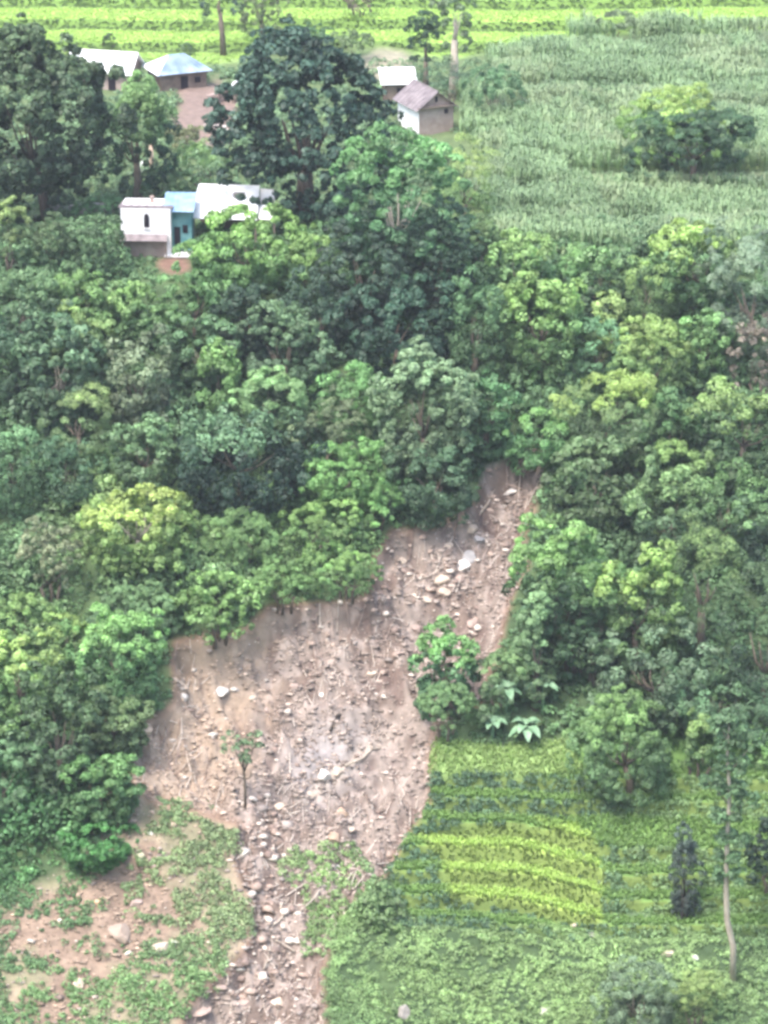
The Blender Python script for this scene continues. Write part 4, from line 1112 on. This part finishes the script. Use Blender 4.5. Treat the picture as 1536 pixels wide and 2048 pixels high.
# thin green over the lower left debris
X, Y, Z, px, py = scatter(16000, -52, 4, 248, 282)
mx = sdist(px, py, MIXED); st = sdist(px, py, STRIP); br_ = sdist(px, py, BARE)
ok = (((mx > -25) & (sdist(px, py, SLIDE) + 130 * (fbm(X / 3, Y / 3, 120, 3) - .5) < np.where(px > 380, -14, 12)) & (br_ + 90 * (fbm(X / 2.5, Y / 2.5, 121, 3) - .5) < 18)) | (st > -8)) & ((fbm(X / 2.4, Y / 1.6, 97, 3) + .22 * rng.random(len(X))) > .545)
ok |= (br_ > 0) & (((fbm(X / 1.8, Y / 1.2, 99, 3) > .53) & (rng.random(len(X)) < .6)) | (rng.random(len(X)) < .03))
X, Y, Z, px, py = (q[ok] for q in (X, Y, Z, px, py))
r = .16 + .40 * rng.random(len(X))
c = growth_colour(px, py) * (.75 + .5 * fbm(X / 2, Y / 2, 98, 2))[:, None]
growth('pioneer_weeds', X, Y, Z, px, py, r, 20, (.13, .075), c, .75, .3, label='patchy green weeds growing over the old debris at lower left', cat='weeds')

# blades: maize, rice
def blades(name, X, Y, Z, h, nb, wd, lean, col, label, cat, tip=None, cvar=.18):
    N = len(X); idx = np.repeat(np.arange(N), nb); M = len(idx)
    a = rng.random(M) * 6.283; hh = h[idx] * (.55 + .5 * rng.random(M)); z0 = Z[idx] + h[idx] * lean[2] * rng.random(M)
    d = np.stack([np.cos(a), np.sin(a), np.zeros(M)], 1); s = np.stack([-np.sin(a), np.cos(a), np.zeros(M)], 1)
    ln = (lean[0] + (lean[1] - lean[0]) * rng.random(M)) * h[idx]
    B = np.stack([X[idx], Y[idx], z0], 1)
    top = Z[idx] + hh + .2 * h[idx]
    Mi = B + d * ln[:, None] * .45; Mi[:, 2] = np.maximum(top, z0 + .2 * h[idx])
    T = B + d * ln[:, None]; T[:, 2] = Mi[:, 2] - (.05 + .25 * rng.random(M)) * ln
    w_ = (wd * (.7 + .6 * rng.random(M)))[:, None]
    V = np.stack([B - s * w_ * .4, B + s * w_ * .4, Mi + s * w_, Mi - s * w_, T + s * w_ * .15, T - s * w_ * .15], 1).reshape(-1, 3)
    k = np.arange(M)[:, None] * 6
    F = np.concatenate([k + np.array([0, 1, 2, 3]), k + np.array([3, 2, 4, 5])], 1).reshape(-1, 4)
    cc = col[idx] * (1 + cvar * rng.normal(size=(M, 1))).clip(.4, 1.7)
    c1 = cc; c2 = cc if tip is None else cc * .6 + np.array(tip) * .4
    cf = np.stack([c1, c2], 1).reshape(-1, 3)
    o = mesh_np(name, V, F, cf, M_leaf); tag(o, label, cat, None, 'stuff'); return o

X, Y, Z, px, py = scatter(52000, 4, 82, 338, 450)
n_ = fbm(X / 5, Y / 9, 101, 3)
ok = (sdist(px, py, MAIZE) + 90 * (n_ - .5) > 40 * rng.random(len(X)) ** 2) & (sdist(px, py, BANK) < 0) & ((n_ + .3 * rng.random(len(X))) > .40)
ok &= np.hypot((px - 1385) / 110., (py - 375) / 22.) > 1
X, Y, Z, px, py = (q[ok] for q in (X, Y, Z, px, py)); n_ = n_[ok]
bd_ = ((Y + 1.5 * fbm(X / 9, Y / 9, 104, 2) - 340) / 11.5) % 1.0; hb = 1 - .6 * ss(.80, .9, bd_)
c = np.tile(np.array((.275, .410, .205)), (len(X), 1)); t_ = ss(.4, .65, fbm(X / 7, Y / 12, 102, 3))[:, None]
c = c * (1 - t_) + np.array((.195, .30, .145)) * t_
t_ = (ss(.55, .7, fbm(X / 4, Y / 6, 103, 3)) * .5)[:, None]; c = c * (1 - t_) + np.array((.33, .39, .22)) * t_
blades('maize', X, Y, Z, (1.2 + 1.6 * n_ + .4 * rng.random(len(X))) * hb, 8, .05, (.12, .42, .5), c, 'tall pale green maize crop filling the upper right field', 'maize', tip=(.36, .46, .25))

X, Y, Z, px, py = scatter(110000, -80, 80, 420, 500)
s_, f_ = terr_far(X, Y)
ok = (sdist(px, py, RICEF) > 0) & (f_ < .96)
X, Y, Z, px, py = (q[ok] for q in (X, Y, Z, px, py)); s_ = s_[ok]; f_ = f_[ok]
kk = np.floor(s_); tone = hsh(kk, kk * 0, 5); n2_ = fbm(X / 7, Y / 7, 62, 3)
c = np.tile(np.array((.36, .54, .12)), (len(X), 1)); t_ = ss(.55, .8, tone + .5 * (n2_ - .5))[:, None]; c = c * (1 - t_) + np.array((.22, .37, .10)) * t_
t_ = (ss(.68, .78, f_))[:, None]; c = c * (1 - t_) + np.array((.11, .18, .06)) * t_
blades('rice', X, Y, Z, .13 + .06 * rng.random(len(X)), 4, .10, (.8, 2., .1), c, 'bright yellow-green rice on the far terraces', 'rice')

X, Y, Z, px, py = scatter(90000, 0, 54, 252, 292)
s_, f_ = terr_near(X, Y, px); bd = sdist(px, py, BRIGHT) + 40 * (fbm(X / 1.5, Y / 1.0, 130, 3) - .5); td = sdist(px, py, TERR)
li = sdist(px, py, LIGHT)
ok = ((td > -5) | (li > -4)) & (sdist(px, py, SLIDE) < 0) & ((bd > -4) | (f_ < .68) | (li > 0))
X, Y, Z, px, py = (q[ok] for q in (X, Y, Z, px, py)); f_ = f_[ok]; bd = bd[ok]; li = li[ok]
c = np.tile(np.array((.18, .31, .085)), (len(X), 1)); t_ = ss(-8, 6, bd)[:, None]; c = c * (1 - t_) + np.array((.40, .57, .14)) * t_
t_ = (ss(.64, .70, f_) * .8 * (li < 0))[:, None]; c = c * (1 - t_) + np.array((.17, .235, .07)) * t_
u_ = ss(-4, 4, li)[:, None]; c = c * (1 - u_) + np.array((.32, .46, .16)) * u_
blades('terrace_crop', X, Y, Z,   .22 + .2 * rng.random(len(X)), 4, .05, (.15, .6, .1), c, 'young bright green crop on the curved terraces at lower right', 'crop')

# ------------------------------------------------------------------ rubble and sticks of the scar
base = bmesh.new(); bmesh.ops.create_icosphere(base, subdivisions=1, radius=1)
bv = np.array([v.co[:] for v in base.verts]); bf = np.array([[v.index for v in f.verts] for f in base.faces])
X, Y, Z, px, py = scatter(34000, -40, 24, 246, 322)
sdS = sdist(px, py, SLIDE); brd = sdist(px, py, BARE)
dens = .08 + .25 * (py < 1300) + .16 * ss(.5, .62, fbm(X / 2.2, Y / 3.2, 111, 3)) + .4 * np.exp(-((px - 530) / 70) ** 2) * (py > 1600)
ok = ((sdS > 2) & (rng.random(len(X)) < dens)) | ((brd > 5) & (rng.random(len(X)) < .08))
X, Y, Z, px, py = (q[ok] for q in (X, Y, Z, px, py)); N = len(X)
rr = .05 + .05 * rng.random(N) + .28 * rng.random(N) ** 6
rr *= 1 + .7 * np.exp(-((px - 530) / 80) ** 2) * (py > 1600)
v = bv[None] * (1 + .3 * rng.normal(size=(N, len(bv), 1))) * rr[:, None, None] * np.array([1.2, 1, .7]) * (.7 + .6 * rng.random((N, 1, 3)))
v += np.stack([X, Y, Z + rr * .3], 1)[:, None]
f = bf[None] + (np.arange(N) * len(bv))[:, None, None]
pal = np.array([(.60, .52, .45), (.38, .29, .24), (.26, .195, .165), (.62, .55, .48), (.33, .28, .25)])
w_ = rng.choice(5, N, p=[.22, .27, .26, .1, .15]); c = np.repeat(pal[w_] * (.85 + .3 * rng.random((N, 1))), len(bf), axis=0)
o = mesh_np('rubble', v.reshape(-1, 3), f.reshape(-1, 3), c, M_rubble); tag(o, 'loose stones and clods strewn over the landslide scar', 'rubble', None, 'stuff')

X, Y, Z, px, py = scatter(110000, -40, 24, 246, 322)
sdS = sdist(px, py, SLIDE); brd = sdist(px, py, BARE); mxd = sdist(px, py, MIXED)
q_ = fbm(X / 1.5, Y / 2.1, 115, 3)
ok = ((sdS > -3) & (rng.random(len(X)) < .16 + .95 * ss(.45, .60, q_))) | ((brd > 0) & (q_ > .5) & (rng.random(len(X)) < .7)) | ((mxd > 0) & (rng.random(len(X)) < .15))
X, Y, Z, px, py = (q[ok] for q in (X, Y, Z, px, py)); N = len(X); print('clods', N)
t_g = (1 + 5 ** .5) / 2
iv = np.array([(-1, t_g, 0), (1, t_g, 0), (-1, -t_g, 0), (1, -t_g, 0), (0, -1, t_g), (0, 1, t_g), (0, -1, -t_g), (0, 1, -t_g), (t_g, 0, -1), (t_g, 0, 1), (-t_g, 0, -1), (-t_g, 0, 1)]) / 1.9
if_ = np.array([(0, 11, 5), (0, 5, 1), (0, 1, 7), (0, 7, 10), (0, 10, 11), (1, 5, 9), (5, 11, 4), (11, 10, 2), (10, 7, 6), (7, 1, 8), (3, 9, 4), (3, 4, 2), (3, 2, 6), (3, 6, 8), (3, 8, 9), (4, 9, 5), (2, 4, 11), (6, 2, 10), (8, 6, 7), (9, 8, 1)])
rr = .05 + .06 * rng.random(N) + .16 * rng.random(N) ** 8
v = iv[None] * (1 + .22 * rng.normal(size=(N, 12, 1))) * rr[:, None, None] * np.array([1.5, 1.2, .55]) * (.6 + .8 * rng.random((N, 1, 3)))
v += np.stack([X, Y, Z + rr * .15], 1)[:, None]
f = if_[None] + (np.arange(N) * 12)[:, None, None]
cs = np.tile(np.array((.295, .240, .205)), (N, 1)); tn_ = (np.clip((555 - px + .3 * (1450 - py)) / 90, 0, 1) * (py < 1680))[:, None]
cs = cs * (1 - tn_ * .8) + np.array((.38, .29, .22)) * tn_ * .8
bq = (brd > 0)[ok][:, None]; cs = np.where(bq, np.array((.30, .225, .17)), cs)
cs = cs * (.65 + .75 * rng.random((N, 1)) ** 1.2) * np.where(rng.random((N, 1)) < .12, 1.7, 1)
o = mesh_np('clods', v.reshape(-1, 3), f.reshape(-1, 3), np.repeat(cs, 20, axis=0), M_rubble); tag(o, 'broken brown soil clods covering the landslide scar', 'soil clods', None, 'stuff')

X, Y, Z, px, py = scatter(11000, -40, 24, 246, 322)
ok = (sdist(px, py, SLIDE) > 3) & ((fbm(X / 3, Y / 4, 113, 2) > .48) | ((py > 1700) & (px > 450)))
X, Y, Z = X[ok], Y[ok], Z[ok]; N = len(X)
ang = rng.normal(1.25, .75, N); ln = .3 + 1.7 * rng.random(N) ** 2
d = np.stack([np.cos(ang), np.sin(ang), np.zeros(N)], 1)
X2, Y2 = X + d[:, 0] * ln, Y + d[:, 1] * ln; Z2 = height(X2, Y2)
A = np.stack([X, Y, Z + .06], 1); B = np.stack([X2, Y2, np.maximum(Z2, Z - .5) + .08 + .2 * rng.random(N)], 1)
t_ = (B - A); t_ /= np.linalg.norm(t_, axis=1, keepdims=True); s1 = np.cross(t_, [0, 0, 1.]); s1 /= np.linalg.norm(s1, axis=1, keepdims=True); s2 = np.cross(s1, t_)
rad = (.03 + .045 * rng.random(N))[:, None]
V = []
for P_, k in ((A, 1.), (B, .5)):
    for j in range(4):
        V.append(P_ + (s1 * math.cos(j * math.pi / 2) + s2 * math.sin(j * math.pi / 2)) * rad * k)
V = np.stack(V, 1).reshape(-1, 3); k = (np.arange(N) * 8)[:, None]
F = np.stack([k + np.array([j, (j + 1) % 4, 4 + (j + 1) % 4, 4 + j]) for j in range(4)], 1).reshape(-1, 4)
c = np.repeat(np.array([(.60, .52, .45), (.36, .28, .24), (.22, .16, .13)])[rng.choice(3, N, p=[.45, .35, .2])], 4, axis=0)
o = mesh_np('fallen_branches', V, F, c, M_rubble); tag(o, 'broken sticks and branches lying over the scar', 'branches', None, 'stuff')
o.name = 'stick_litter'
mh = bpy.data.materials.new('haze'); mh.use_nodes = True; tn = mh.node_tree; tn.nodes.clear()
ou = tn.nodes.new('ShaderNodeOutputMaterial'); pv = tn.nodes.new('ShaderNodeVolumePrincipled')
pv.inputs['Color'].default_value = (.86, .90, .95, 1); pv.inputs['Density'].default_value = HAZE; pv.inputs['Anisotropy'].default_value = .2
tn.links.new(pv.outputs[0], ou.inputs['Volume'])
hz = MB().box(-3050, 3050, -650, 5050, -330, 420).build('haze', mh); tag(hz, kind='stuff')
print('faces', sum(len(o.data.polygons) for o in SC.objects if o.type == 'MESH'))
